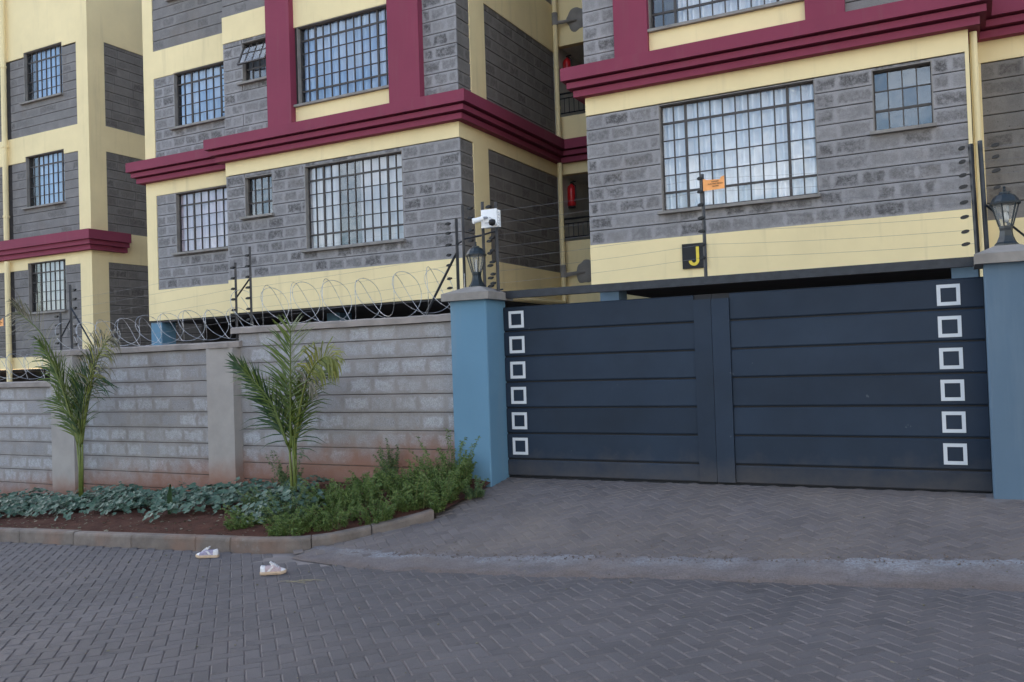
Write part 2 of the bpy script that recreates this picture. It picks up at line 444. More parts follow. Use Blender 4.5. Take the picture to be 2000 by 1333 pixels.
g = MB()
S = 300
g.face([(-S, -S, zr(-S)-0.16), (S, -S, zr(S)-0.16), (S, S, zr(S)-0.16), (-S, S, zr(-S)-0.16)])
tag(g.build('ground', M['ground']), kind='structure')
y_ = MB()
y_.face([(-60, 9.6, -0.5), (-13, 9.6, -0.3), (-13, 40, -0.3), (-60, 40, -0.5)])
y_.face([(-13, 9.6, -0.3), (-5.3, 9.6, 0.31), (-5.3, 40, 0.31), (-13, 40, -0.3)])
y_.face([(-5.3, 9.56, 0.31), (20, 9.56, 0.42), (20, 40, 0.42), (-5.3, 40, 0.31)])
tag(y_.build('yard', M['ground']), kind='structure')

road = MB()
X0, X1, Y0r = -22.0, 9.0, -12.0
for i in range(62):
    xa, xb = lerp(X0, X1, i/62), lerp(X0, X1, (i+1)/62)
    road.face([(xa, Y0r, zr(xa)-0.006), (xb, Y0r, zr(xb)-0.006), (xb, 7.1, zr(xb)-0.006), (xa, 7.1, zr(xa)-0.006)])
road_o = tag(road.build('road', M['sand']), kind='structure')
drv = MB()
def drv_left(y):
    for (xa, ya), (xb, yb_) in zip(KP[1:], KP[2:]):
        if ya <= y <= yb_: return lerp(xa, xb, (y-ya)/(yb_-ya)) - 0.02
    return -6.0 if y < 7 else -5.3
ND, MD = 40, 22
def drv_pt(i, j):
    x = lerp(-5.95, 6.0, i/ND); y = lerp(max(yt(x) - 0.16, 6.9), 9.62, j/MD)
    x = max(x, drv_left(y) - 0.05)
    return (x, y, zdrive(x, y) - 0.006)
for i in range(ND):
    for j in range(MD): drv.face([drv_pt(i, j), drv_pt(i+1, j), drv_pt(i+1, j+1), drv_pt(i, j+1)])
drv_o = tag(drv.build('driveway', M['sand'], weld=True), kind='structure')

def paver_faces(mb, c, ang, surf, rr):
    """one concrete paver with worn edges; surf gives the height of the paving"""
    L, W = 0.0982, 0.0482
    ca, sa = math.cos(ang), math.sin(ang)
    dz = rnd.uniform(-0.0018, 0.0018); tx = rnd.uniform(-0.012, 0.012); ty = rnd.uniform(-0.012, 0.012)
    def P(u, v, h):
        x, y = c[0] + u*ca - v*sa, c[1] + u*sa + v*ca
        return (x, y, surf(x, y) + h + dz + u*tx + v*ty)
    e = 0.007
    top = [P(-L+e, -W+e, 0.004), P(L-e, -W+e, 0.004), P(L-e, W-e, 0.004), P(-L+e, W-e, 0.004)]
    bot = [P(-L, -W, -0.004), P(L, -W, -0.004), P(L, W, -0.004), P(-L, W, -0.004)]
    mb.face(top, None, (rr, 0.0))
    for k in range(4):
        j = (k+1) % 4
        i = len(mb.v); mb.v += [bot[k], bot[j], top[j], top[k]]
        mb.f.append((i, i+1, i+2, i+3)); mb.uv += [(0, 0)]*4
        mb.r += [(rr, 1.0), (rr, 1.0), (rr, 0.45), (rr, 0.45)]
def herringbone(parent, surf, inside, mat, ang0, xr, yr):
    c45, s45 = math.cos(ang0), math.sin(ang0)
    N = 150
    a = 0.1
    out = []
    # 90 degree herringbone on a 4-step lattice: a lying brick starts where (i-j)%4==0, a standing one where (i-j)%4==2, so every cell is covered once
    for j in range(-N, N):
        for i in range(-N, N):
            s = (i - j) % 4
            if s == 0: u, v, an = (i+1)*a, (j+0.5)*a, 0.0
            elif s == 2: u, v, an = (i+0.5)*a, j*a, math.pi/2
            else: continue
            x = u*c45 - v*s45 - 4.0; y = u*s45 + v*c45 + 5.0
            if xr[0] < x < xr[1] and yr[0] < y < yr[1] and inside(x, y): out.append((x, y, an + ang0))
    sized = sorted(range(len(out)), key=lambda q: -seen_size((out[q][0], out[q][1], surf(*out[q][:2])), 0.02, (0, 0, 1)))
    big = set(sized[:300])
    rest = MB()
    for q, (x, y, an) in enumerate(out):
        rr = rnd.random()
        if q in big:
            one = MB(); paver_faces(one, (x, y), an, surf, rr); one.build('paver', mat, parent)
        else:
            paver_faces(rest, (x, y), an, surf, rr)
    tag(rest.build('paver_field', mat, parent), kind='stuff')
def road_in(x, y):
    if x < -6.35: return y < 6.80
    return y < yb(x) + 0.22
herringbone(road_o, lambda x, y: zr(x), road_in, M['paver'], R(45), (-13.2, 3.4), (1.6, 7.0))
def drive_in(x, y):
    if y > 9.46: return False
    if y > 8.98 and (x < -4.98 or x > 0.08): return False
    return x > drv_left(y) + 0.02 and y > yt(x) - 0.08
herringbone(drv_o, zdrive, drive_in, M['drive_paver'], R(45), (-6.2, 3.0), (6.6, 9.5))

# rough cement apron between road and driveway
ap = MB()
NX, NY = 150, 12
def ap_pt(i, j):
    x = lerp(-6.0, 5.0, i/NX)
    a, b = yb(x) + 0.05*nz(x*5, 1.5) + 0.02*nz(x*23, 4), yt(x) + 0.07*nz(x*4, 7.5) + 0.03*nz(x*19, 2)
    if x < -4.7:                                         # dies out against the kerb
        k = clamp((x + 6.0)/1.3); a = lerp(6.66, a, k); b = lerp(7.08, b, k)
    y = lerp(a, b, j/NY)
    base = lerp(zr(x), zdrive(x, y), clamp((j/NY)*1.2))
    edge = min(j, NY-j)/NY
    h = 0.007*clamp(edge*6) - 0.004 + 0.007*nz(x*7, y*9, 2) + 0.005*nz(x*25, y*25, 5)
    return (x, y, max(base, zr(x)) + h + 0.006)
for i in range(NX):
    for j in range(NY):
        ap.face([ap_pt(i, j), ap_pt(i+1, j), ap_pt(i+1, j+1), ap_pt(i, j+1)], [(i/NX*11, j/NY), ((i+1)/NX*11, j/NY), ((i+1)/NX*11, (j+1)/NY), (i/NX*11, (j+1)/NY)])
tag(ap.build('cement_apron', M['apron'], smooth=True), kind='structure')
# smear of cement and pebbles along its upper edge
pb = MB()
for k in range(900):
    x = rnd.uniform(-5.0, 2.8); y = yt(x) + rnd.gauss(-0.06, 0.07)
    if rnd.random() < 0.25: y = rnd.uniform(yb(x)-0.25, yt(x)+0.5)
    r = rnd.uniform(0.003, 0.009)
    z = max(zdrive(x, y) if y > yt(x)-0.2 else zr(x), zr(x)) + 0.018
    pb.lathe((x, y, z - r*0.3), [(r*0.6, -r*0.5), (r, 0.1*r), (r*0.5, 0.8*r)], 5, rnd.random()*6)
tag(pb.build('pebbles', M['apron']), kind='stuff')

kerb_root = bpy.data.objects.new('kerb', None); C.objects.link(kerb_root); kerb_root['kind'] = 'structure'
ABS['kerb'] = Matrix()
def kerb_path():
    pts = []
    for (a, b) in zip(KP, KP[1:]):
        d = math.dist(a, b); n = max(1, int(d/0.1))
        for i in range(n): pts.append((lerp(a[0], b[0], i/n), lerp(a[1], b[1], i/n)))
    pts.append(KP[-1]); return pts
kp = kerb_path()
def kerb_stone(sub, last):
    mb = MB(); rr = rnd.random(); rings = []
    ztilt = rnd.uniform(-0.006, 0.006)
    for i, (x, y) in enumerate(sub):
        xa, ya = sub[max(i-1, 0)]; xb, yb2 = sub[min(i+1, len(sub)-1)]
        t = Vector((xb-xa, yb2-ya, 0)).normalized(); n = Vector((-t.y, t.x, 0))
        zt = kerb_top(x, y) + ztilt; zb = min(zr(x), zdrive(x, y) if x > -6.5 else zr(x)) - 0.12
        p = Vector((x, y, 0)); j = 0.010*nz(x*6, y*6) + 0.007*nz(x*21, y*21, 3)
        rings.append([p + n*0 + Vector((0, 0, zb)), p + n*(0.006+j) + Vector((0, 0, zt-0.030)), p + n*(0.014+j) + Vector((0, 0, zt-0.009)), p + n*(0.032+j) + Vector((0, 0, zt+j*0.5)), p + n*0.125 + Vector((0, 0, zt)), p + n*0.135 + Vector((0, 0, zb))])
    for a, b in zip(rings, rings[1:]):
        for k in range(5): mb.face([a[k], b[k], b[k+1], a[k+1]], None, (rr, 0))
    mb.face(rings[0], None, (rr, 0)); mb.face(rings[-1][::-1], None, (rr, 0))
    mb.build('kerb_stone', M['kerb'], kerb_root, weld=True)
acc = [kp[0]]; run = 0; lim = 1.0
for a, b in zip(kp, kp[1:]):
    run += math.dist(a, b); acc.append(b)
    if run > lim:
        e0, e1 = acc[-1], acc[-2]
        short = acc[:-1] + [(lerp(e1[0], e0[0], 0.9), lerp(e1[1], e0[1], 0.9))]
        kerb_stone(short, False); acc = [b]; run = 0
        lim = 0.62 if -6.3 < b[0] else rnd.choice((1.0, 1.0, 0.92))
        if -8.3 < b[0] < -7.4: lim = 0.45
if len(acc) > 2: kerb_stone(acc, True)

def soil_z(x, y):
    yk = 6.9 if x < -6.5 else next((lerp(a[1], b[1], (x-a[0])/(b[0]-a[0])) for a, b in zip(KP[1:], KP[2:]) if a[0] <= x <= b[0]), 8.0)
    t = clamp((y - yk)/(9.4 - yk))
    return lerp(kerb_top(x, yk) - 0.045, wall_base(x) + 0.02, t) + 0.05*nz(x*1.7, y*1.7) + 0.02*nz(x*7, y*7, 3)
so = MB(); NX2, NY2 = 120, 26
def soil_pt(i, j):
    x = lerp(-16.5, -5.06, i/NX2)
    yk = 6.88
    for a, b in zip(KP, KP[1:]):
        if a[0] <= x <= b[0]: yk = lerp(a[1], b[1], (x-a[0])/(b[0]-a[0])) + 0.08
    y = lerp(yk, 9.45, j/NY2)
    return (x, y, soil_z(x, y))
for i in range(NX2):
    for j in range(NY2): so.face([soil_pt(i, j), soil_pt(i+1, j), soil_pt(i+1, j+1), soil_pt(i, j+1)])
tag(so.build('garden_soil', M['soil'], smooth=True), kind='structure')

# ------------------------------------------------------------------ walls of stone and plaster
class Frame:
    """a wall plane: u runs along it, d goes into it, z is up"""
    def __init__(s, o, du, dd): s.o = Vector((o[0], o[1], 0)); s.du = Vector((du[0], du[1], 0)); s.dd = Vector((dd[0], dd[1], 0))
    def P(s, u, d, z): return s.o + s.du*u + s.dd*d + Vector((0, 0, z))
def front(y): return Frame((0, y), (1, 0), (0, 1))          # faces the street, u is X
def side(x): return Frame((x, 0), (0, 1), (-1, 0))          # faces right (+X), u is Y
def grid_wall(mb, fr, solids, holes, d0, d1):
    """solid rectangles minus openings, as a slab from depth d0 to d1 with its reveals"""
    us = sorted({r[k] for r in solids+holes for k in (0, 1)}); zs = sorted({r[k] for r in solids+holes for k in (2, 3)})
    def solid(i, j):
        if i < 0 or j < 0 or i >= len(us)-1 or j >= len(zs)-1: return False
        u, z = (us[i]+us[i+1])/2, (zs[j]+zs[j+1])/2
        return any(r[0] < u < r[1] and r[2] < z < r[3] for r in solids) and not any(r[0] < u < r[1] and r[2] < z < r[3] for r in holes)
    for i in range(len(us)-1):
        for j in range(len(zs)-1):
            if not solid(i, j): continue
            a, b, c, d = us[i], us[i+1], zs[j], zs[j+1]
            mb.face([fr.P(a, d0, c), fr.P(b, d0, c), fr.P(b, d0, d), fr.P(a, d0, d)])
            mb.face([fr.P(b, d1, c), fr.P(a, d1, c), fr.P(a, d1, d), fr.P(b, d1, d)])
            if not solid(i-1, j): mb.face([fr.P(a, d1, c), fr.P(a, d0, c), fr.P(a, d0, d), fr.P(a, d1, d)])
            if not solid(i+1, j): mb.face([fr.P(b, d0, c), fr.P(b, d1, c), fr.P(b, d1, d), fr.P(b, d0, d)])
            if not solid(i, j-1): mb.face([fr.P(a, d0, c), fr.P(a, d1, c), fr.P(b, d1, c), fr.P(b, d0, c)])
            if not solid(i, j+1): mb.face([fr.P(a, d0, d), fr.P(b, d0, d), fr.P(b, d1, d), fr.P(a, d1, d)])
STONES = {}
def lay(key, fr, rect, holes, pitch, mat, z0=None, dface=0.016, dback=0.045, gap=0.013, lens=(0.34, 0.47), vgap=0.0):
    """collect the stones of one panel: courses of pitch, cut round the openings"""
    u0, u1, zb, zt = rect
    z = zb if z0 is None else z0
    n = Vector(fr.dd)
    while z < zt - 0.02:
        a, b = max(z, zb), min(z + pitch - gap, zt)
        if b - a > 0.03:
            jit = rnd.uniform(-0.003, 0.003)
            cuts = sorted({a, b} | {h[k] for h in holes for k in (2, 3) if a + 0.02 < h[k] < b - 0.02})
            spans = []
            for za, zb_ in zip(cuts, cuts[1:]):
                hs = sorted((h[0], h[1]) for h in holes if h[2] < (za+zb_)/2 < h[3])
                s = u0
                for h in hs:
                    if h[0] > s: spans.append((s, min(h[0], u1), za, zb_))
                    s = max(s, h[1])
                if s < u1: spans.append((s, u1, za, zb_))
            if len(cuts) > 2:                                    # whole-height pieces where no opening cuts the course
                cols = sorted({u0, u1} | {h[k] for h in holes for k in (0, 1) if u0 < h[k] < u1})
                parts = []
                for p, q in zip(cols, cols[1:]):
                    m_ = (p+q)/2; here = [sp for sp in spans if sp[0] < m_ < sp[1]]
                    if len(here) == len(cuts)-1: parts.append((p, q, a, b))
                    else: parts += [(p, q, sp[2], sp[3]) for sp in here]
                spans = parts
            for (p, q, a, b) in spans:
                if q - p < 0.02: continue
                first = rnd.uniform(0.18, 0.45); x = p
                while x < q - 0.001:
                    w = first if x == p else rnd.uniform(*lens)
                    if q - (x + w) < 0.16: w = q - x
                    w = min(w, q - x)
                    STONES.setdefault(key, []).append((fr, x + vgap/2, x + w - vgap/2, a, b, dface + (rnd.uniform(-0.004, 0.004) if vgap else jit), dback, mat, rnd.random()))
                    x += w
        z += pitch
def stone_mesh(mb, st):
    fr, a, b, c, d, df, db, mat, r = st
    hl, hh = (b-a)/2, (d-c)/2
    e = 0.006
    F = [fr.P(a, df+0.001, c+e), fr.P(b, df+0.001, c+e), fr.P(b, df-0.001, d-e), fr.P(a, df-0.001, d-e)]
    B = [fr.P(a, db, c), fr.P(b, db, c), fr.P(b, db, d), fr.P(a, db, d)]
    E_ = [fr.P(a, df+0.006, c), fr.P(b, df+0.006, c), fr.P(b, df+0.006, d), fr.P(a, df+0.006, d)]
    uf = [(-hl, -hh), (hl, -hh), (hl, hh), (-hl, hh)]
    mb.face(F, uf, (hl, r))
    for k in range(4):
        j = (k+1) % 4
        mb.face([E_[k], E_[j], F[j], F[k]], [uf[k], uf[j], uf[j], uf[k]], (hl, r))
        mb.face([B[k], B[j], E_[j], E_[k]], [uf[k], uf[j], uf[j], uf[k]], (hl, r))
def build_stones(key, parent, name='stone'):
    sts = STONES.pop(key)
    order = sorted(range(len(sts)), key=lambda q: -seen_size(sts[q][0].P((sts[q][1]+sts[q][2])/2, 0, (sts[q][3]+sts[q][4])/2), (sts[q][2]-sts[q][1])*(sts[q][4]-sts[q][3]), sts[q][0].dd))
    big = set(order[:300]); rest = {}
    for q, st in enumerate(sts):
        if q in big:
            mb = MB(); stone_mesh(mb, st); mb.build(name, M[st[7]], parent)
        else:
            stone_mesh(rest.setdefault(st[7], MB()), st)
    first = True
    if rest:
        mats = list(rest)
        allm = MB(); idx = []
        for mt in mats:
            nf = len(rest[mt].f); off = len(allm.v)
            allm.v += rest[mt].v; allm.f += [tuple(i+off for i in f) for f in rest[mt].f]; allm.uv += rest[mt].uv; allm.r += rest[mt].r
            idx += [mats.index(mt)]*nf
        o = allm.build(name + 'work', M[mats[0]], parent)
        for mt in mats[1:]: o.data.materials.append(M[mt])
        o.data.polygons.foreach_set('material_index', idx)
        tag(o, kind='stuff')

def cornice(path, steps, parent, mat='maroon', name='cornice'):
    """stepped band swept along a plan path, mitred at the corners; outward is right of the path direction"""
    P = [Vector((p[0], p[1])) for p in path]
    def off(dist):
        out = []
        for i in range(len(P)):
            ns = []
            for a, b in ((i-1, i), (i, i+1)):
                if 0 <= a and b < len(P):
                    t = (P[b]-P[a]).normalized(); ns.append(Vector((t.y, -t.x)))
            if len(ns) == 1: out.append(P[i] + ns[0]*dist)
            else:
                mm = (ns[0]+ns[1]); mm = mm/mm.length; out.append(P[i] + mm*(dist/max(0.3, mm.dot(ns[0]))))
        return out
    mb = MB()
    inner = off(-0.03)
    for proj, z0, z1 in steps:
        o = off(proj)
        for i in range(len(P)-1):
            a, b, c, d = o[i], o[i+1], inner[i+1], inner[i]
            e = 0.012
            mb.face([(*a, z0), (*b, z0), (*b, z1), (*a, z1)])
            mb.face([(*a, z1), (*b, z1), (*c, z1), (*d, z1)])
            mb.face([(*d, z0), (*c, z0), (*b, z0), (*a, z0)])
        mb.face([(*inner[0], z0), (*o[0], z0), (*o[0], z1), (*inner[0], z1)])
        mb.face([(*o[-1], z0), (*inner[-1], z0), (*inner[-1], z1), (*o[-1], z1)])
    return mb.build(name, M[mat], parent)
CSTEP = [(0.31, 6.425, 6.64), (0.235, 6.300, 6.398), (0.15, 6.165, 6.272), (0.13, 6.398, 6.425), (0.06, 6.272, 6.300)]

def window(parent, fr, rect, cols, rows, fix=(), bands=(), curtain=None, d=0.10, lift=None, ajar=None, sill=True, sillover=0.09, skip=None, name='window', dropc=()):
    """steel casement: frame and bars in one mesh, every pane a sub-part, a curtain behind it"""
    a, b, c, e = rect
    w = MB()
    def bar(u0, u1, z0, z1, d0, d1):
        w.hexa([fr.P(u0, d0, z0), fr.P(u1, d0, z0), fr.P(u1, d1, z0), fr.P(u0, d1, z0), fr.P(u0, d0, z1), fr.P(u1, d0, z1), fr.P(u1, d1, z1), fr.P(u0, d1, z1)])
    t = 0.030
    bar(a, a+t, c, e, d, d+0.04); bar(b-t, b, c, e, d, d+0.04)
    bar(a+t, b-t, c, c+t, d+0.001, d+0.039); bar(a+t, b-t, e-t, e, d+0.001, d+0.039)
    ux = [lerp(a+t/2, b-t/2, i/cols) for i in range(cols+1)]
    zx = [lerp(c+t/2, e-t/2, j/rows) for j in range(rows+1)]
    for i in range(1, cols):
        h = 0.020 if i in fix else 0.0085
        bar(ux[i]-h, ux[i]+h, c+t, e-t, d+0.004, d+0.036)
    for j in range(1, rows):
        h = 0.018 if j in bands else 0.0085
        bar(a+t, b-t, zx[j]-h, zx[j]+h, d+0.007 if j in bands else d+0.009, d+0.033)
    wo = w.build(name, M['bar'], parent)
    for i in range(cols):
        for j in range(rows):
            if skip and skip(i, j): continue
            p = MB(); j0 = rnd.uniform(-0.0022, 0.0022); j1 = rnd.uniform(-0.0022, 0.0022)
            u0, u1, z0, z1 = ux[i], ux[i+1], zx[j], zx[j+1]
            dd = d + 0.020
            p.hexa([fr.P(u0, dd+j0, z0), fr.P(u1, dd-j0, z0), fr.P(u1, dd+0.004-j0, z0), fr.P(u0, dd+0.004+j0, z0), fr.P(u0, dd+j0+j1, z1), fr.P(u1, dd-j0+j1, z1), fr.P(u1, dd+0.004-j0+j1, z1), fr.P(u0, dd+0.004+j0+j1, z1)])
            p.build('pane', M['glass'], wo)
    if sill:
        s = MB()
        za, zb2 = c - 0.058, c
        u0, u1 = a - sillover, b + (0.03 if sillover else 0)
        s.hexa([fr.P(u0, -0.075, za), fr.P(u1, -0.075, za), fr.P(u1, 0.012, za), fr.P(u0, 0.012, za), fr.P(u0, -0.075, zb2-0.012), fr.P(u1, -0.075, zb2-0.012), fr.P(u1, 0.012, zb2), fr.P(u0, 0.012, zb2)])
        s.hexa([fr.P(a, 0.012, za+0.01), fr.P(b, 0.012, za+0.01), fr.P(b, 0.22, za+0.01), fr.P(a, 0.22, za+0.01), fr.P(a, 0.012, c), fr.P(b, 0.012, c), fr.P(b, 0.22, c), fr.P(a, 0.22, c)])
        s.build('window_sill', M['cement'], parent)
    for (u0f, u1f, mat, pitch, amp) in (curtain or ()):
        cb = MB(); u0, u1 = lerp(a, b, u0f), lerp(a, b, u1f)
        n = max(8, int((u1-u0)/0.012)); prev = None; ph = rnd.random()*6
        for i in range(n+1):
            u = lerp(u0, u1, i/n)
            s_ = math.sin(u*2*math.pi/pitch + ph + 1.3*nz(u*3, c)) ; dd = d + 0.105 + 1.7*amp*s_ + 0.4*amp*nz(u*9, c*3)
            cur = (fr.P(u, dd, c-0.02), fr.P(u + 0.01*nz(u*5, 2), dd*1.0 + 0.01, e+0.03))
            if prev: cb.face([prev[0], cur[0], cur[1], prev[1]])
            prev = cur
        cb.build('curtain', M[mat], wo, smooth=True)
    lin = MB(); k_ = 0.014
    for (p0, p1, q0, q1) in ((a-0.001, a+k_, c, e), (b-k_, b+0.001, c, e), (a+k_, b-k_, e-k_, e+0.001)):
        lin.hexa([fr.P(p0, 0.014, q0), fr.P(p1, 0.014, q0), fr.P(p1, d+0.002, q0), fr.P(p0, d+0.002, q0), fr.P(p0, 0.014, q1), fr.P(p1, 0.014, q1), fr.P(p1, d+0.002, q1), fr.P(p0, d+0.002, q1)])
    lin.build('reveal', M['cement'], wo)
    # the dark room behind
    rm = MB(); D = 1.3
    q = [fr.P(a-0.1, 0.235, c-0.2), fr.P(b+0.1, 0.235, c-0.2), fr.P(b+0.1, 0.235, e+0.15), fr.P(a-0.1, 0.235, e+0.15)]
    k = [fr.P(a-0.1, D, c-0.2), fr.P(b+0.1, D, c-0.2), fr.P(b+0.1, D, e+0.15), fr.P(a-0.1, D, e+0.15)]
    rm.face(k)
    for i in range(4): rm.face([q[i], q[(i+1) % 4], k[(i+1) % 4], k[i]])
    rm.build('room_recess', M['dark_room'], wo)
    return wo

# ------------------------------------------------------------------ left block (with the recessed stair)
PZ = 0.2478
Z_SOF, Z_ST, Z_TOP, Z_C0, Z_C1 = 2.94, 3.65, 5.88, 6.165, 6.64
YF, YB = 13.8, 14.3
XL0, XLM, XL1 = -17.0, -13.95, -8.13
left = thing('apartment_building', 'left apartment wing whose maroon cornice steps round to the recessed stair landings', 'building', (-12.5, 16, 0))
FL, FB, FS = front(YF), front(YB), side(XL1)
H_L = [(-11.80, -9.41, 4.12, 5.81), (-13.43, -12.66, 4.96, 5.79), (-11.90, -9.56, 7.09, 8.68), (-13.41, -12.63, 7.81, 8.66), (-11.9, -9.56, 10.09, 11.68)]
H_B = [(-16.05, -13.96, 4.47, 5.84), (-16.02, -13.96, 7.36, 8.62), (-16.05, -13.96, 10.36, 11.62)]
TOPZ = 14.5
wl = MB()
grid_wall(wl, FL, [(XLM+0.05, XL1-0.05, Z_SOF+0.02, TOPZ)], H_L, 0.036, 0.24)
grid_wall(wl, FB, [(XL0+0.05, XLM+0.06, Z_SOF+0.02, TOPZ)], H_B, 0.036, 0.24)
grid_wall(wl, FS, [(YF+0.05, 18.2, Z_SOF+0.02, TOPZ)], [], 0.036, 0.24)
wl.build('wall', M['joint'], left)
py = MB()
FRONT_P = [(XLM, XL1, Z_SOF, Z_ST), (XLM, XL1, Z_TOP, Z_C0+0.3), (XLM, XLM+1.35, 8.73, 9.30), (-12.0, -9.5, 6.6, 7.09), (-12.0, -9.5, 8.68, 10.09), (-12.0, -9.5, 11.68, TOPZ), (XLM, XL1, 11.9, TOPZ)]
grid_wall(py, FL, FRONT_P, H_L, 0.0, 0.05)
grid_wall(py, FB, [(XL0, XLM+0.05, Z_SOF, Z_ST), (XL0, XLM+0.05, Z_TOP-0.03, Z_C0+0.3), (XL0, XLM+0.05, 8.60, 9.24), (XL0, XL0+0.33, Z_SOF, TOPZ), (XL0, XLM+0.05, 11.7, TOPZ)], H_B, 0.0, 0.05)
grid_wall(py, FS, [(YF+0.05, 18.2, Z_SOF, 3.69), (YF+0.05, 18.2, Z_TOP, Z_C0+0.3), (14.32, 14.90, Z_SOF, TOPZ), (14.32, 18.2, 8.74, 9.82), (14.32, 18.2, 11.7, TOPZ)], [], 0.0, 0.05)
py.build('plaster_band', M['yellow'], left)
K = 'L'
lay(K, FL, (XLM, XL1, Z_ST, Z_TOP), H_L, PZ, 'stone')
lay(K, FL, (XLM, -12.6, 6.64, 8.73), H_L, PZ, 'stone', 6.40)
lay(K, FL, (-8.86, XL1, 6.64, 11.9), H_L, PZ, 'stone', 6.40, lens=(0.30, 0.40))
lay(K, FL, (XLM, -12.6, 9.30, 11.9), H_L, PZ, 'stone_plain')
lay(K, FB, (XL0+0.33, XLM-0.005, Z_ST, Z_TOP-0.03), H_B, PZ, 'stone')
lay(K, FB, (XL0+0.33, XLM-0.005, 6.64, 8.60), H_B, PZ, 'stone', 6.40)
lay(K, FB, (XL0+0.33, XLM-0.005, 9.24, 11.7), H_B, PZ, 'stone_plain')
lay(K, FS, (YF+0.046, 14.32, 3.69, Z_TOP), [], PZ, 'stone_right', Z_ST)  # side stone is browner and darker; the side's shade is partly in its colour
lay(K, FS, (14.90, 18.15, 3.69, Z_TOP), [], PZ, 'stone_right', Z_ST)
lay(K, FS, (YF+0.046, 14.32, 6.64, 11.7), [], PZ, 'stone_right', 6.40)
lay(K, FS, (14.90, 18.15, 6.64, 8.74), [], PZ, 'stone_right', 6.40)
lay(K, FS, (14.90, 18.15, 9.82, 11.7), [], PZ, 'stone_plain')
build_stones(K, left)
# pilasters framing the upper window
for (a, b) in ((-12.60, -11.97), (-9.56, -8.86)):
    p = MB(); p.box(a, b, YF-0.14, YF+0.06, 6.60, TOPZ); p.build('pilaster', M['maroon'], left)
cornice([(XL0, 16.0), (XL0, YB), (XLM, YB), (XLM, YF), (XL1, YF), (XL1, 18.2), (-5.55, 18.2)], CSTEP, left)
# windows
TB = (2, 10)
window(left, FL, H_L[0], 12, 6, TB, (1, 5), [(0.0, 0.33, 'curtain_dim', 0.16, 0.034), (0.33, 0.52, 'curtain_grey', 0.5, 0.004), (0.52, 1.0, 'curtain_dim', 0.19, 0.034)])
window(left, FL, H_L[1], 4, 3, (), (1,), [(0, 1, 'curtain_grey', 0.3, 0.008)])
window(left, FL, H_L[2], 12, 6, TB, (1, 5), [(0.0, 1.0, 'curtain_sky', 0.15, 0.030)], sillover=0.06)
wsm = window(left, FL, H_L[3], 4, 3, (), (1,), [(0, 1, 'curtain_grey', 0.2, 0.01)], skip=lambda i, j: j > 0)
window(left, FB, H_B[0], 9, 5, (2, 7), (4,), [(0.0, 1.0, 'curtain_pink', 0.16, 0.028)], sillover=0.09)
wca = window(left, FB, H_B[1], 9, 5, (2, 7), (4,), [(0.0, 1.0, 'curtain_sky', 0.15, 0.028)], skip=lambda i, j: i > 6 and j < 4)
window(left, FB, H_B[2], 9, 5, (2, 7), (4,), [(0.0, 1.0, 'curtain_sky', 0.15, 0.028)])
def sash(parent, o, ax, up, cols, rows, w, h):
    """an open leaf hung from origin o, spanned by ax and up"""
    o, ax, up = Vector(o), Vector(ax).normalized(), Vector(up).normalized(); nn = ax.cross(up).normalized()
    s = MB()
    def bar(u0, u1, v0, v1, t):
        q = []
        for v in (v0, v1):
            for (u, k) in ((u0, -t), (u1, -t), (u1, t), (u0, t)): q.append(o + ax*u + up*v + nn*k)
        s.hexa(q)
    bar(0, 0.034, 0, h, 0.016); bar(w-0.034, w, 0, h, 0.016); bar(0.034, w-0.034, 0, 0.034, 0.0155); bar(0.034, w-0.034, h-0.034, h, 0.0155)
    for i in range(1, cols): bar(w*i/cols-0.007, w*i/cols+0.007, 0.028, h-0.028, 0.010)
    for j in range(1, rows): bar(0.028, w-0.028, h*j/rows-0.007, h*j/rows+0.007, 0.011)
    so_ = s.build('open_sash', M['bar'], parent)
    for i in range(cols):
        for j in range(rows):
            p = MB(); q = []
            for v in (h*j/rows, h*(j+1)/rows):
                for (u, k) in ((w*i/cols, -0.002), (w*(i+1)/cols, -0.002), (w*(i+1)/cols, 0.002), (w*i/cols, 0.002)): q.append(o + ax*u + up*v + nn*k)
            p.hexa(q); p.build('pane', M['glass'], parent)
a, b, c, e = H_L[3]; h = (e-c)*2/3
sash(wsm, (a, YF+0.10-math.sin(R(24))*h, e-math.cos(R(24))*h), (1, 0, 0), (0, math.sin(R(24)), math.cos(R(24))), 4, 2, b-a, h)
a, b, c, e = H_B[1]
sw = (b-a)*2/9; sh = (e-c)*4/5
sash(wca, (b-0.02, YB+0.09, c+0.03), (-math.cos(R(38)), -math.sin(R(38)), 0), (0, 0, 1), 2, 4, sw, sh)
# recessed stair landings between the wings
FR = front(18.2)
for (za, zb_) in ((2.94, 4.40), (5.92, 7.24), (8.86, 10.2), (11.8, TOPZ)):
    rc = MB(); rc.box(XL1, -5.4, 18.2, 18.38, za, zb_); rc.build('parapet', M['yellow'], left)
ri = MB()
for zf in (2.94, 5.95, 8.95): ri.box(XL1+0.01, -5.4, 18.38, 21.0, zf, zf+0.16)
ri.box(XL1-0.12, XL1+0.005, 18.205, 21.0, 2.94, TOPZ); ri.box(XL1, -5.3, 21.0, 21.1, 2.94, TOPZ)
ri.build('landing_wall', M['inner'], left)
for zf in (3.10, 6.11):
    dr = MB(); dr.box(-7.55, -6.7, 20.95, 20.995, zf, zf+2.3); dr.build('landing_door', M['door'], left)
    df = MB(); df.box(-6.66, -6.54, 20.93, 20.995, zf, zf+2.3); df.box(-7.72, -7.6, 20.93, 20.995, zf, zf+2.3); df.build('door_frame', M['inner'], left)
    st = MB(); st.box(-6.3, -5.5, 19.6, 20.9, zf, zf+2.6); st.build('stair_wall', M['door'], left)
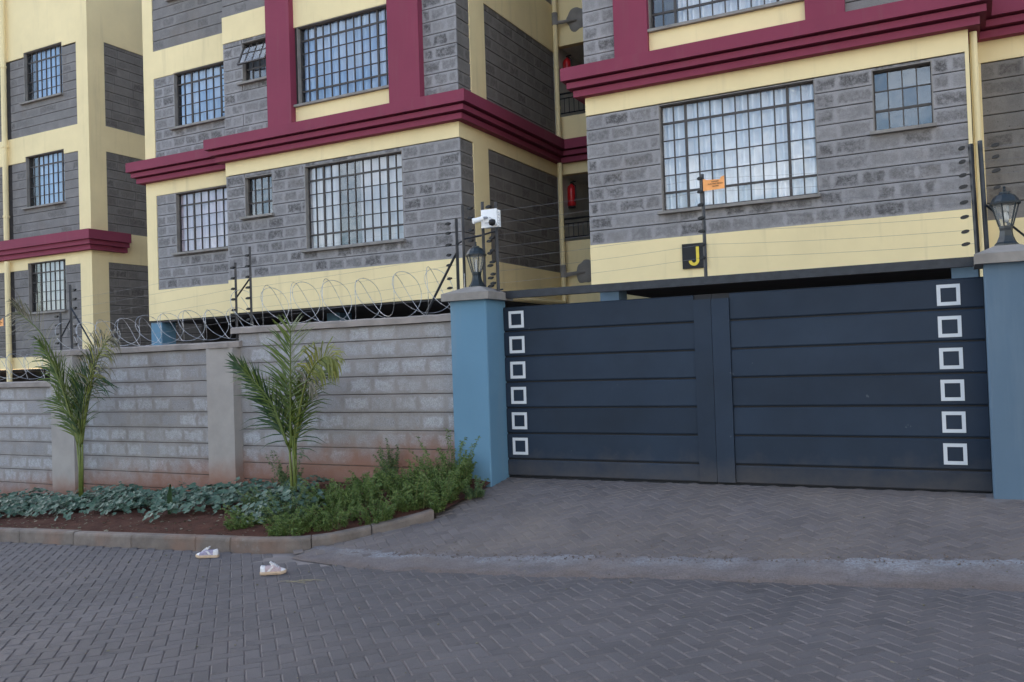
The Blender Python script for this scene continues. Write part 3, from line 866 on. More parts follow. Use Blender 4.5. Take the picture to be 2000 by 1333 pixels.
def railing(z, h, parent):
    r = MB()
    x0, x1 = XL1+0.02, -5.45
    r.tube([(x0, 18.28, z+h), (x1, 18.28, z+h)], 0.024, 8)
    r.tube([(x0, 18.28, z+h-0.11), (x1, 18.28, z+h-0.11)], 0.014, 6)
    r.tube([(x0, 18.28, z+0.10), (x1, 18.28, z+0.10)], 0.014, 6)
    n = 22
    for i in range(n+1):
        x = lerp(x0+0.04, x1-0.04, i/n)
        r.tube([(x, 18.28, z+ (0 if i % 7 == 0 else 0.10)), (x, 18.28, z+h-0.11 if i % 7 else z+h)], 0.016 if i % 7 == 0 else 0.007, 6)
    r.build('railing', M['black'], parent)
railing(4.40, 0.52, left); railing(7.24, 0.55, left)
# rest of the body
bd = MB()
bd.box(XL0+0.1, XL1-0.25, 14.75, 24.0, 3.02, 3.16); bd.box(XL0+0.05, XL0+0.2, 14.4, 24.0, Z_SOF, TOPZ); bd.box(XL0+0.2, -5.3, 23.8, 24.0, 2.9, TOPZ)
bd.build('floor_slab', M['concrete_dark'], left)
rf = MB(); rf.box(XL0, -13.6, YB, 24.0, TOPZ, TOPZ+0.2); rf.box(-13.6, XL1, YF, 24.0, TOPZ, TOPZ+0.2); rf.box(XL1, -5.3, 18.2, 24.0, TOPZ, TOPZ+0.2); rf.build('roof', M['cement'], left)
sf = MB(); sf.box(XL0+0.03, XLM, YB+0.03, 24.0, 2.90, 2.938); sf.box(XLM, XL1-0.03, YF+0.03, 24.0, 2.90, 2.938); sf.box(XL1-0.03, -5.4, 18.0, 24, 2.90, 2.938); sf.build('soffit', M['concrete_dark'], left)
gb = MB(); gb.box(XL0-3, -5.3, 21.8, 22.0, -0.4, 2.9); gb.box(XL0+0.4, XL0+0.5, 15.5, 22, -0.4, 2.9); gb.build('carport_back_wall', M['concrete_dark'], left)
for cx, cy in ((-16.82, 14.45), (-12.2, 15.2), (-8.6, 15.2)):
    cb = MB(); cb.box(cx-0.18, cx+0.18, cy-0.1, cy+0.3, -0.5, 2.9); cb.build('column', M['bluepaint'], left)
def clampring(mb, x, y, z, r=0.07):
    mb.tube([(x, y, z-0.03), (x, y, z+0.03)], r, 10)
dp = MB()
px_, py_ = -7.99, 17.98
dp.tube([(px_, py_, TOPZ), (px_, py_, 6.66)], 0.055, 10); dp.tube([(px_, py_, 6.14), (px_, py_, 3.04)], 0.055, 10)
dp.tube([(px_, py_, 3.06), (px_-0.0, py_-0.05, 2.99), (px_+0.02, 17.2, 2.985), (px_+0.02, 14.1, 2.94)], 0.05, 10)
for z in (8.3, 7.4, 4.6): clampring(dp, px_, py_, z, 0.066)
dpo = dp.build('downpipe', M['yellow'], left, smooth=False)
for z in (9.33, 3.62):
    cc = MB(); cc.tube([(px_, py_, z-0.06), (px_, py_, z+0.22)], 0.068, 10)
    cc.tube([(px_, py_, z), (px_+0.16, 18.08, z+0.02), (-7.55, 18.19, z+0.06)], [0.055, 0.04, 0.036], 8)
    cc.build('branch_pipe', M['cement'], left)
    pt = MB(); ring = []
    for k in range(26):
        an = 2*math.pi*k/26; rr_ = 0.23*(1 + 0.28*nz(math.cos(an)*1.6, math.sin(an)*1.6, z)); ring.append((math.cos(an)*rr_, math.sin(an)*rr_*1.15))
    pt.face([(-7.55+p[0], 18.190, z+0.06+p[1]) for p in ring]); 
    for k in range(26):
        p, q = ring[k], ring[(k+1) % 26]
        pt.face([(-7.55+p[0], 18.190, z+0.06+p[1]), (-7.55+q[0], 18.190, z+0.06+q[1]), (-7.55+q[0]*1.05, 18.199, z+0.06+q[1]*1.05), (-7.55+p[0]*1.05, 18.199, z+0.06+p[1]*1.05)])
    pt.build('cement_patch', M['cement'], left)

# ------------------------------------------------------------------ right block
XJ0, XJ1, YR = -5.62, 0.17, 14.5
right = thing('apartment_building', 'right apartment block above the navy gate carrying the black letter plate', 'building', (-2.5, 16, 0))
FJ, FRR = front(YF), front(YR)
FJL = Frame((XJ0, 0), (0, 1), (1, 0))
H_J = [(-4.34, -1.90, 4.10, 5.84), (-1.10, -0.30, 4.92, 5.82), (-4.45, -1.98, 7.10, 8.68), (-4.45, -1.98, 10.1, 11.7)]
H_R = [(0.865, 2.0, 4.95, 5.86)]
wj = MB()
grid_wall(wj, FJ, [(XJ0+0.05, XJ1-0.02, Z_SOF+0.02, TOPZ)], H_J, 0.036, 0.24)
grid_wall(wj, FRR, [(XJ1-0.3, 12, Z_SOF+0.02, TOPZ)], H_R, 0.036, 0.24)
grid_wall(wj, FJL, [(YF+0.06, 24, Z_SOF, TOPZ)], [], 0.0, 0.2)
wj.build('wall', M['joint'], right)
pj = MB()
grid_wall(pj, FJ, [(XJ0, XJ1, Z_SOF, Z_ST), (XJ0, XJ1, 5.86, Z_C0+0.3), (-4.46, -1.97, 6.6, 7.10), (-4.46, -1.97, 8.68, 10.1), (XJ0, XJ1, 11.8, TOPZ)], H_J, 0.0, 0.05)
grid_wall(pj, FRR, [(XJ1+0.02, 12, Z_SOF, 3.55), (XJ1+0.02, 12, 5.86, Z_C0+0.3), (XJ1+0.02, 0.325, Z_SOF, TOPZ), (XJ1+0.02, 12, 8.7, 9.3), (XJ1+0.02, 12, 11.8, TOPZ)], H_R, 0.0, 0.05)
pj.build('plaster_band', M['yellow'], right)
er = MB(); er.box(XJ1-0.05, XJ1, YF+0.002, YR+0.05, Z_SOF, TOPZ); er.build('end_wall', M['yellow'], right)
K = 'J'
lay(K, FJ, (XJ0, XJ1, Z_ST, 5.86), H_J, 0.2455, 'stone')
lay(K, FJ, (XJ0, -5.03, 6.64, 11.8), H_J, PZ, 'stone', 6.40)
lay(K, FJ, (-1.42, XJ1, 6.64, 11.8), H_J, PZ, 'stone_plain', 6.40)
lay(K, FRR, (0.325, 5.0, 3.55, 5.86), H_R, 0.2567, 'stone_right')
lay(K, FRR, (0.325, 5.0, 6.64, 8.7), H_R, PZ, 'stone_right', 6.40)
build_stones(K, right)
for (a, b) in ((-5.03, -4.45), (-1.98, -1.42)):
    p = MB(); p.box(a, b, YF-0.09, YF+0.06, 6.60, TOPZ); p.build('pilaster', M['maroon'], right)
cornice([(XJ0, 18.2), (XJ0, YF), (XJ1, YF), (XJ1, YR), (12, YR)], CSTEP, right)
window(right, FJ, H_J[0], 12, 6, TB, (1, 5), [(0.0, 1.0, 'curtain', 0.15, 0.030)], sillover=0.06)
window(right, FJ, H_J[1], 4, 3, (), (1,), [(0, 1, 'curtain_grey', 0.6, 0.004)], sillover=0.05)
window(right, FJ, H_J[2], 12, 6, TB, (1, 5), [(0.18, 1.0, 'curtain', 0.15, 0.030)], sillover=0.05)
window(right, FRR, H_R[0], 6, 3, (), (), [(0, 1, 'curtain_grey', 0.6, 0.004)], sillover=0.0)
bj = MB()
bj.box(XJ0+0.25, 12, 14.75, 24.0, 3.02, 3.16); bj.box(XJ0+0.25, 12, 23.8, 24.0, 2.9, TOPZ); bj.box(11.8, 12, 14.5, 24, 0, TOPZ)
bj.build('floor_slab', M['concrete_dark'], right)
rj = MB(); rj.box(XJ0, XJ1, YF, 24.0, TOPZ, TOPZ+0.2); rj.box(XJ1, 12, YR, 24.0, TOPZ, TOPZ+0.2); rj.build('roof', M['cement'], right)
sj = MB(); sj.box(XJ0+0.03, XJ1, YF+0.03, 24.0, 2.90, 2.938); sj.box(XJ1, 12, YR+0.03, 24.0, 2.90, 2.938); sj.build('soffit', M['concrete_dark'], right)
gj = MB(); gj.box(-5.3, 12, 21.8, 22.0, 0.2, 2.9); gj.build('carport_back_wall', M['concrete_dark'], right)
for cx, cy in ((-5.38, 14.1), (0.0, 14.1), (-2.6, 17)):
    cb = MB(); cb.box(cx-0.17, cx+0.17, cy-0.1, cy+0.3, 0.2, 2.9); cb.build('column', M['greyblue'], right)
d2 = MB(); d2.tube([(0.235, 13.93, TOPZ), (0.235, 13.93, 6.66)], 0.05, 10); d2.tube([(0.235, 13.93, 6.15), (0.235, 13.93, 0.4)], 0.05, 10)
for z in (4.6, 3.3): clampring(d2, 0.235, 13.93, z, 0.06)
d2.build('downpipe', M['yellow'], right)

# ------------------------------------------------------------------ far left building, a terrace lower
XF1, YFF = -20.7, 15.6
far = thing('apartment_building', 'lower apartment building at the far left behind the drooping palm', 'building', (-24, 18, -0.5))
FF, FFS = front(YFF), side(XF1)
H_F = [(-23.42, -21.78, 3.53, 4.92), (-23.42, -21.75, 6.50, 7.94), (-23.42, -21.75, 9.48, 10.90)]
wf = MB()
grid_wall(wf, FF, [(-40, XF1-0.05, 1.97, 15)], H_F, 0.036, 0.24)
grid_wall(wf, FFS, [(YFF+0.05, 22, 0.2, 15)], [], 0.036, 0.24)
wf.build('wall', M['joint'], far)
pf = MB()
grid_wall(pf, FF, [(-40, XF1, 1.95, 2.28), (-40, XF1, 4.74, 5.4), (-40, XF1, 7.80, 8.53), (-40, XF1, 10.78, 15), (-21.16, XF1, 1.95, 15)], H_F, 0.0, 0.05)
grid_wall(pf, FFS, [(YFF+.05, 22, 4.78, 5.62), (YFF+.05, 22, 7.82, 8.52), (YFF+.05, 22, 10.84, 15), (YFF+.05, 16.12, 0, 15), (YFF+.05, 22, 0, 0.4)], [], 0.0, 0.05)
pf.build('plaster_band', M['yellow'], far)
K = 'F'
for (a, b) in ((2.28, 4.74), (5.58, 7.80), (8.53, 10.78)):
    lay(K, FF, (-24.05, -21.16, a, b), H_F, 0.2475, 'stone_plain', lens=(0.5, 0.9))
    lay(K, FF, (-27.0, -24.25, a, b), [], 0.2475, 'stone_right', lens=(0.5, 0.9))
for (a, b) in ((0.4, 4.78), (5.62, 7.82), (8.52, 10.84)):
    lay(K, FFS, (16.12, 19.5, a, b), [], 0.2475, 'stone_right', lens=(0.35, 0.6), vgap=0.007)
build_stones(K, far)
cornice([(-40, YFF), (XF1, YFF), (XF1, 16.62)], [(s[0], s[1]-1.10, s[2]-1.06) for s in CSTEP], far)
for r in H_F: window(far, FF, r, 8, 5, (2, 7), (4,), [(0.22, 1.0, 'curtain_sky' if r[2] > 5 else 'curtain_dim', 0.16, 0.03)], sillover=0.12)
rfb = MB(); rfb.box(-40, XF1, YFF, 24, 15, 15.2); rfb.build('roof', M['cement'], far)
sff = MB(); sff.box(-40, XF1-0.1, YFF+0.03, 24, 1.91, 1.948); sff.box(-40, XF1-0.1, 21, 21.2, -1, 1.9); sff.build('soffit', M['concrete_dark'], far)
pfp = MB(); pfp.tube([(-24.15, 15.48, 13), (-24.15, 15.48, 5.62)], 0.075, 10); pfp.tube([(-24.15, 15.48, 5.02), (-24.15, 15.48, -0.6)], 0.075, 10)
for z in (10.6, 8.3, 6.3, 2.2): clampring(pfp, -24.15, 15.48, z, 0.09)
pfp.build('downpipe', M['yellow'], far)

# ------------------------------------------------------------------ boundary wall
bw = thing('boundary_wall', 'stepped grey stone boundary wall with cement coping along the garden bed', 'wall', (-10, 9.5, 0))
FW = front(9.4)
core = MB()
core.box(-9.34, -5.56, 9.42, 9.60, -0.6, 2.262); core.box(-13.32, -9.36, 9.42, 9.60, -0.9, 2.062); core.box(-18, -13.34, 9.42, 9.60, -1.2, 1.562)
core.build('wall_core', M['wallbed'], bw)
K = 'W'
lay(K, FW, (-9.33, -5.56, -0.1, 2.255), [], 0.2365, 'wallstone', 2.07-0.2365*10, dface=0.0, dback=0.025, gap=0.010, lens=(0.36, 0.46))
lay(K, FW, (-12.82, -9.86, -0.65, 2.055), [], 0.2315, 'wallstone', 1.83-0.2315*11, dface=0.0, dback=0.025, gap=0.010, lens=(0.34, 0.46))
lay(K, FW, (-16.2, -13.33, -0.9, 1.555), [], 0.2340, 'wallstone', 1.34-0.2340*10, dface=0.0, dback=0.025, gap=0.010, lens=(0.36, 0.48))
build_stones(K, bw)
def m_post():
    k = Mat('rendered wall post')
    c = k.mul((0.335, 0.31, 0.29), k.rng(k.noise(2.2, 5, 0.6), 0.3, 0.7, 0.85, 1.1))
    P = k.xyz(k.pos())
    h = k.math('SUBTRACT', P[2], k.math('MULTIPLY_ADD', P[0], 0.095, 0.86))
    h = k.math('ADD', h, k.math('MULTIPLY', k.math('SUBTRACT', k.noise(3.5, 5, 0.65), 0.5), 0.35))
    c = k.mix(k.rng(h, 0.10, 0.62, 0.85, 0, True), c, (0.24, 0.110, 0.070))
    return k.bsdf(c, 0.9, k.math('ADD', k.noise(5, 4), k.math('MULTIPLY', k.noise(120, 3), 0.3)), 0.25, 0.015, spec=0.15)
M['post'] = m_post()
for (a, b, zt) in ((-9.83, -9.31, 2.058), (-13.36, -12.80, 2.058)):
    p = MB(); p.box(a, b, 9.25, 9.62, -1.0, zt); p.build('wall_post', M['post'], bw)
def coping(x0, x1, z0, z1, y0=9.34, y1=9.68):
    n = max(2, int((x1-x0)/0.12)); mb = MB(); rings = []
    for i in range(n+1):
        x = lerp(x0, x1, i/n); a = 0.012*nz(x*4, z0*3); b = 0.010*nz(x*7, z0*5+4)
        yy = y0 - (0.12 if any(p-0.05 <= x <= q+0.04 for p, q in ((-9.83, -9.31), (-13.36, -12.80))) and z1 < 2.2 and z1 > 2 else 0)
        rings.append([(x, yy+a, z0+b*0.6), (x, yy+a*0.5, z1-0.018+b), (x, yy+0.03, z1+b), (x, y1, z1+b), (x, y1, z0)])
    for p, q in zip(rings, rings[1:]):
        for k in range(5): mb.face([p[k], q[k], q[(k+1) % 5], p[(k+1) % 5]])
    mb.face(rings[0]); mb.face(rings[-1][::-1])
    mb.build('coping', M['coping'], bw, weld=True)
coping(-9.43, -5.57, 2.262, 2.355); coping(-13.42, -9.27, 2.062, 2.155); coping(-18, -13.36, 1.562, 1.655)

# ------------------------------------------------------------------ gate pillars, lanterns
def pillar(x0, x1, label, paint='bluepaint'):
    t = thing('gate_pillar', label, 'pillar', ((x0+x1)/2, 9.3, 0), 'blue gate pillars')
    s = MB(); e = 0.012; n = 1
    pts = [(x0+e, 9.07), (x1-e, 9.07), (x1, 9.07+e), (x1, 9.56), (x0, 9.56), (x0, 9.07+e)]
    for i in range(6):
        a, b = pts[i], pts[(i+1) % 6]; s.face([(*a, -0.4), (*b, -0.4), (*b, 2.49), (*a, 2.49)])
    s.face([(*p, 2.49) for p in pts]); s.build('shaft', M[paint], t)
    c = MB(); o = 0.075
    a0, a1, b0, b1 = x0-o, x1+o, 9.07-o, 9.56+o; mx, my = (x0+x1)/2, 9.315
    c.box(a0, a1, b0, b1, 2.482, 2.572)
    q = [(a0+.004, b0+.004, 2.5725), (a1-.004, b0+.004, 2.5725), (a1-.004, b1-.004, 2.5725), (a0+.004, b1-.004, 2.5725)]; tq = [(mx-0.1, my-0.1, 2.655), (mx+0.1, my-0.1, 2.655), (mx+0.1, my+0.1, 2.655), (mx-0.1, my+0.1, 2.655)]
    for i in range(4): c.face([q[i], q[(i+1) % 4], tq[(i+1) % 4], tq[i]])
    c.face(tq); c.build('cap', M['cement'], t)
    return mx, my
pl = pillar(-5.55, -5.05, 'blue pillar between the boundary wall and the left gate leaf')
pr = pillar(0.155, 0.555, 'blue pillar at the right edge, right of the gate', 'greyblue')
def lantern(c, label, bulb):
    x, y = c; z = 2.655
    t = thing('pillar_lantern', label, 'lantern', (x, y, z), 'lanterns on the gate pillars')
    b = MB(); b.lathe((x, y, z), [(0.105, 0.0), (0.105, 0.015), (0.085, 0.035), (0.062, 0.09), (0.055, 0.14), (0.060, 0.165), (0.060, 0.185)], 6, R(15)); b.build('lantern_base', M['lantern'], t)
    g_ = MB(); fr_ = MB()
    z0, z1, r0, r1 = z+0.185, z+0.385, 0.058, 0.118
    for k in range(6):
        a0, a1 = R(15)+k*math.pi/3, R(15)+(k+1)*math.pi/3
        p = lambda r, a, zz: (x+r*math.cos(a), y+r*math.sin(a), zz)
        fr_.tube([p(r0, a0, z0-0.004), p(r1, a0, z1+0.004)], 0.0075, 6)
        g_ = MB(); g_.face([p(r0-.004, a0, z0), p(r0-.004, a1, z0), p(r1-.004, a1, z1), p(r1-.004, a0, z1)]); g_.build('lantern_glass', M['lampglass'], t)
    fr_.build('lantern_frame', M['lantern'], t)
    r = MB(); r.lathe((x, y, z1), [(0.132, 0.0), (0.134, 0.014), (0.122, 0.022), (0.110, 0.050), (0.085, 0.082), (0.050, 0.100), (0.045, 0.102), (0.045, 0.116), (0.012, 0.118)], 12, R(15)); r.build('lantern_roof', M['lantern'], t)
    f = MB(); f.lathe((x, y, z1+0.116), [(0.009, 0), (0.014, 0.018), (0.008, 0.032), (0.013, 0.046), (0.003, 0.058)], 8); f.build('finial', M['lantern'], t)
    if bulb:
        h = MB(); h.lathe((x, y, z1-0.07), [(0.030, 0), (0.034, 0.02), (0.034, 0.06), (0.02, 0.068)], 10); h.build('bulb_holder', M['galv'], t)
        u = MB(); u.lathe((x, y, z1-0.16), [(0.012, 0), (0.026, 0.02), (0.029, 0.045), (0.020, 0.075), (0.016, 0.09)], 10); u.build('bulb', M['whiteplastic'], t, smooth=True)
    else:
        u = MB(); u.lathe((x, y, z0), [(0.012, 0), (0.012, 0.15), (0.008, 0.16)], 8); u.build('lamp_tube', M['galv'], t)
lantern(pl, 'dark coach lantern on the left pillar below the white camera box', False)
lantern(pr, 'dark coach lantern with a white bulb on the pillar at the right edge', True)

# ------------------------------------------------------------------ gate: two leaves and the beam over them
GY = 9.5
ZG = [0.345, 0.543, 0.855, 1.165, 1.480, 1.790, 2.100, 2.405]
def gate_leaf(x0, x1, sx0, sx1, sq, label):
    t = thing('gate_leaf', label, 'gate', ((x0+x1)/2, GY, 0.345), 'leaves of the navy steel gate')
    bk = MB(); bk.box(x0, x1 + (0.03 if x1 > 0 else 0), GY+0.022, GY+0.06, 0.335, 2.40); bk.build('backing_frame', M['black'], t)
    for i in range(7):
        z0, z1 = ZG[i] + (0.009 if i else 0), ZG[i+1] - 0.009
        for (a, b) in ((x0, sx0-0.004), (sx1+0.004, x1)):
            if b - a < 0.05: continue
            p = MB(); rr = (rnd.random(), 0); e = 0.012
            ja, jb = rnd.uniform(-0.002, 0.002), rnd.uniform(-0.002, 0.002)
            A = [(a, GY+0.021, z0), (b, GY+0.021, z0), (b, GY+0.021, z1), (a, GY+0.021, z1)]
            B = [(a, GY+0.008+ja, z0), (b, GY+0.008+jb, z0), (b, GY+0.008+jb, z1), (a, GY+0.008+ja, z1)]
            F = [(a, GY+ja, z0+e), (b, GY+jb, z0+e), (b, GY+jb-0.002, z1-e), (a, GY+ja-0.002, z1-e)]
            for k in range(4):
                j = (k+1) % 4; p.face([A[k], A[j], B[j], B[k]], None, rr); p.face([B[k], B[j], F[j], F[k]], None, rr)
            p.face(F, None, rr); p.build('gate_panel', M['gate'], t)
    st = MB()
    st.box(sx0, sx1, GY-0.022, GY+0.021, 0.35, 2.345, (rnd.random(), 0)); st.build('meeting_stile', M['gate'], t)
    lip = MB(); lip.box(x0+0.01, x1-0.01, GY+0.0, GY+0.05, 0.318, 0.334); lip.build('bottom_rail', M['black'], t)
    for i in range(6):
        za = 2.14 - 0.3085*i; q = MB(); w = 0.205; b = 0.034; y0, y1 = GY-0.007, GY-0.003
        q.box(sq, sq+b, y0, y1, za, za+w); q.box(sq+w-b, sq+w, y0, y1, za, za+w)
        q.box(sq+b, sq+w-b, y0, y1, za, za+b); q.box(sq+b, sq+w-b, y0, y1, za+w-b, za+w)
        q.build('white_square', M['white'], t)
gate_leaf(-5.045, -2.472, -2.665, -2.472, -4.972, 'left navy steel gate leaf beside the left blue pillar')
gate_leaf(-2.468, 0.150, -2.468, -2.275, -0.252, 'right navy steel gate leaf beside the pillar at the right edge')
gbm = MB(); gbm.box(-5.045, 0.15, 9.44, 9.54, 2.502, 2.592)
tag(gbm.build('gate_beam', M['fence']), 'dark steel beam spanning above both gate leaves from pillar to pillar', 'beam')

# ------------------------------------------------------------------ electric fence
def pole(label, segs, ins, base, name='fence_pole'):
    """square tube posts and braces of one fence standard with its insulators"""
    t = thing(name, label, 'fence pole', base, 'electric fence poles')
    for i, (a, b, r) in enumerate(segs):
        p = MB(); p.tube([a, b], r, 4 if r > 0.012 else 6)
        p.build('post' if i == 0 else 'brace', M['fence'], t)
    for (x, y, z) in ins:
        q = MB()
        rx = rnd.uniform(0.030, 0.040)
        ring = [[], [], []]
        for k in range(10):
            an = 2*math.pi*k/10
            ring[0].append((x+rx*math.cos(an), y-0.018, z+0.017*math.sin(an)+0.006*math.cos(an)))
            ring[1].append((x+rx*math.cos(an), y+0.018, z+0.017*math.sin(an)+0.006*math.cos(an)))
        for k in range(10): q.face([ring[0][k], ring[0][(k+1) % 10], ring[1][(k+1) % 10], ring[1][k]])
        q.face(ring[0][::-1]); q.face(ring[1])
        q.build('insulator', M['insul'], t)
    return t
WY = 9.52
pole('tall black fence pole with brace above the plain wall post', [((-9.19, WY, 2.34), (-9.19, WY, 3.52), 0.024), ((-9.19, WY, 3.07), (-9.47, WY, 2.80), 0.015)], [(-9.215, WY-0.03, 2.46+0.155*k) for k in range(7)], (-9.19, WY, 2.34))
pole('shorter black fence pole left of the tall pole at the wall step', [((-9.48, WY, 2.14), (-9.48, WY, 3.31), 0.024)], [(-9.505, WY-0.03, 2.46+0.155*k) for k in range(6)], (-9.48, WY, 2.14))
pole('black fence pole with a long slanting brace left of the left lantern', [((-5.69, WY, 2.34), (-5.69, WY, 3.56), 0.024), ((-5.70, WY, 3.13), (-6.20, WY, 2.36), 0.019)], [(-5.815, WY, z+0.02) for z in (3.49, 3.37, 3.22, 3.09, 2.96, 2.79, 2.67)], (-5.69, WY, 2.34))
pole('tall black fence pole rising directly behind the left lantern', [((-5.50, 9.36, 2.60), (-5.50, 9.36, 3.69), 0.022), ((-5.66, 9.5, 3.24), (-5.50, 9.37, 3.26), 0.013)], [(-5.39, 9.36, z) for z in (3.64, 3.52, 3.37, 3.24)], (-5.50, 9.36, 2.6))
pole('tall black fence pole holding the left side of the white camera box', [((-5.215, 9.36, 2.62), (-5.215, 9.36, 3.70), 0.022), ((-5.48, 9.36, 3.27), (-5.24, 9.36, 3.29), 0.013)], [(-5.13, 9.36, z) for z in (3.63, 3.21, 3.06, 2.91, 2.76, 2.66)], (-5.215, 9.36, 2.62))
pole('black fence pole under the right side of the white camera box', [((-5.03, 9.36, 2.56), (-5.03, 9.36, 3.68), 0.022), ((-5.2, 9.37, 3.30), (-5.03, 9.37, 3.33), 0.012), ((-5.2, 9.37, 2.60), (-4.97, 9.37, 2.61), 0.010)], [(-5.085, 9.34, z) for z in (3.245, 3.09, 2.95, 2.80, 2.69)], (-5.03, 9.36, 2.56))
pole('thin black fence pole over the gate middle holding an orange sign', [((-2.515, 9.49, 2.59), (-2.515, 9.49, 3.72), 0.020)], [(-2.535, 9.46, 2.80+0.145*k) for k in range(7)], (-2.515, 9.49, 2.59))
pole('black fence pole left of the yellow downpipe above the right pillar', [((0.115, 9.40, 2.60), (0.095, 9.40, 3.66), 0.022)], [(0.02, 9.40, z) for z in (3.63, 3.50, 3.37, 3.26, 3.11, 2.97, 2.83, 2.71)], (0.115, 9.40, 2.6))
pole('black fence pole right of the yellow downpipe above the right pillar', [((0.195, 9.40, 2.60), (0.175, 9.40, 3.68), 0.021), ((0.19, 9.42, 3.08), (0.70, 9.9, 2.62), 0.013)], [(0.30, 9.40, z) for z in (3.62, 3.51, 3.38, 3.22)], (0.195, 9.40, 2.6))
pole('tall black fence pole with two braces behind the drooping palm', [((-13.17, WY, 2.15), (-13.19, WY, 3.24), 0.024), ((-13.17, WY, 2.85), (-12.62, WY, 2.16), 0.017), ((-13.20, WY, 2.66), (-13.44, WY, 2.38), 0.015)], [(-13.08, WY, 2.25+0.15*k) for k in range(7)], (-13.17, WY, 2.15))
pole('short black fence pole behind the drooping palm at the lower wall step', [((-13.45, WY, 1.65), (-13.45, WY, 2.80), 0.022)], [(-13.55, WY, 2.28+0.15*k) for k in range(4)], (-13.45, WY, 1.65))
wires = thing('electric_fence_wires', 'thin electric fence wires strung between the black poles along the wall and gate', 'fence wires', (-5, 9.5, 2.6))
def strand(a, b, sag=0.02):
    w = MB(); pts = []
    for i in range(9):
        t = i/8; p = Vector(a).lerp(Vector(b), t); p.z -= sag*4*t*(1-t); pts.append(p)
    w.tube(pts, 0.0013, 4); w.build('wire', M['wire'], wires)
ZL = [2.67, 2.79, 2.96, 3.09, 3.22, 3.37, 3.49]
for k, z in enumerate(ZL): strand((-9.19, WY-0.03, 2.46+0.155*k), (-5.70, WY, z+0.02))
for k in range(6): strand((-13.17, WY, 2.25+0.15*k), (-9.48, WY-0.03, 2.46+0.155*k))
for k in range(7):
    strand((-5.03, 9.38, 2.69+0.147*k), (-2.515, 9.47, 2.80+0.145*k)); strand((-2.515, 9.47, 2.80+0.145*k), (0.10, 9.40, 2.71+0.131*k))
for k in range(4): strand((-18, WY, 2.0+0.15*k), (-13.45, WY, 2.28+0.15*k)); strand((0.185, 9.41, 3.22+0.13*k), (3.5, 9.41, 3.30+0.13*k))

def razor(x0, x1, zc0, zc1, rad, pitch, label, y=9.54):
    both = MB()
    for hand in (1, -1): razor_coil(both, x0, x1, zc0, zc1, rad, pitch, y, hand)
    tag(both.build('razor_wire', M['galv']), label, 'razor wire', 'coils of razor wire on the wall')
def razor_coil(mb, x0, x1, zc0, zc1, rad, pitch, y, hand):
    """concertina of barbed tape along the top of the wall"""
    pts = []; n = int((x1-x0)/pitch*36)
    for i in range(n+1):
        t = i/n; x = lerp(x0, x1, t); an = 2*math.pi*(x-x0)/pitch + 0.9*nz(x*1.3, 5*hand) + hand
        rr = rad*(1 + 0.20*nz(x*1.1, 9*hand) + 0.04*nz(x*5, 2))
        zc = lerp(zc0, zc1, t) + 0.05*nz(x*0.9, 12)
        pts.append(Vector((x + hand*0.20*math.cos(an+0.5), y + rr*math.cos(an)*0.8, zc + rr*math.sin(hand*an))))
    mb.tube(pts, 0.0034, 5)
    for i in range(1, len(pts)-1, 1):
        if i % 2: continue
        p = pts[i]; t = (pts[i+1]-pts[i-1]).normalized(); w = Vector((rnd.uniform(-1, 1), rnd.uniform(-1, 1), rnd.uniform(-1, 1)))
        s = (w - t*w.dot(t)).normalized()
        for sg in (1, -1):
            q = s*sg
            mb.face([p - t*0.004, p + t*0.004, p + t*0.022 + q*0.016, p + t*0.011 + q*0.006])
            mb.face([p - t*0.004, p + t*0.004, p - t*0.022 + q*0.016, p - t*0.011 + q*0.006])
razor(-9.35, -5.55, 2.62, 2.66, 0.29, 0.56, 'coil of razor wire on the highest wall section beside the blue pillar')
razor(-13.3, -9.2, 2.38, 2.44, 0.225, 0.48, 'coil of razor wire on the middle wall section between the two fence pole pairs')
razor(-16.6, -13.3, 1.90, 1.93, 0.22, 0.48, 'coil of razor wire on the lowest wall section at the left edge')

# ------------------------------------------------------------------ camera box, signs, extinguishers
cb = thing('camera_box', 'white security camera box mounted on fence poles above the left lantern', 'security camera', (-5.02, 9.26, 3.33))
b = MB(); b.box(-5.135, -4.935, 9.20, 9.30, 3.355, 3.560); b.build('junction_box', M['whiteplastic'], cb)
b = MB(); b.box(-5.142, -4.928, 9.188, 9.199, 3.348, 3.567); b.build('box_lid', M['whiteplastic'], cb)
for k in range(6):
    b = MB(); b.tube([(-4.935, 9.24, 3.37+0.034*k), (-4.918, 9.24, 3.37+0.034*k)], 0.010, 8); b.build('cable_gland', M['whiteplastic'], cb)
b = MB(); b.tube([(-5.09, 9.14, 3.455), (-5.165, 9.07, 3.425)], 0.030, 12); b.tube([(-5.162, 9.072, 3.426), (-5.182, 9.054, 3.42)], 0.034, 12); bo = b.build('bullet_camera', M['whiteplastic'], cb)
b = MB(); b.tube([(-5.06, 9.19, 3.47), (-5.085, 9.15, 3.46)], 0.018, 8); b.build('camera_bracket', M['galv'], cb)
b = MB(); b.lathe((-4.965, 9.14, 3.385), [(0.01, -0.03), (0.036, -0.02), (0.045, 0.01), (0.036, 0.04), (0.012, 0.05)], 12); b.build('dome_camera', M['black'], cb, smooth=True)
b = MB(); b.tube([(-4.95, 9.19, 3.39), (-4.95, 9.14, 3.385)], 0.03, 10); b.build('dome_mount', M['whiteplastic'], cb)
b = MB(); b.tube([(-5.03, 9.187, 3.47), (-4.99, 9.16, 3.45), (-4.97, 9.165, 3.42)], 0.004, 5); b.tube([(-5.0, 9.187, 3.44), (-5.03, 9.16, 3.40), (-5.08, 9.165, 3.40)], 0.004, 5); b.build('cable', M['galv'], cb)

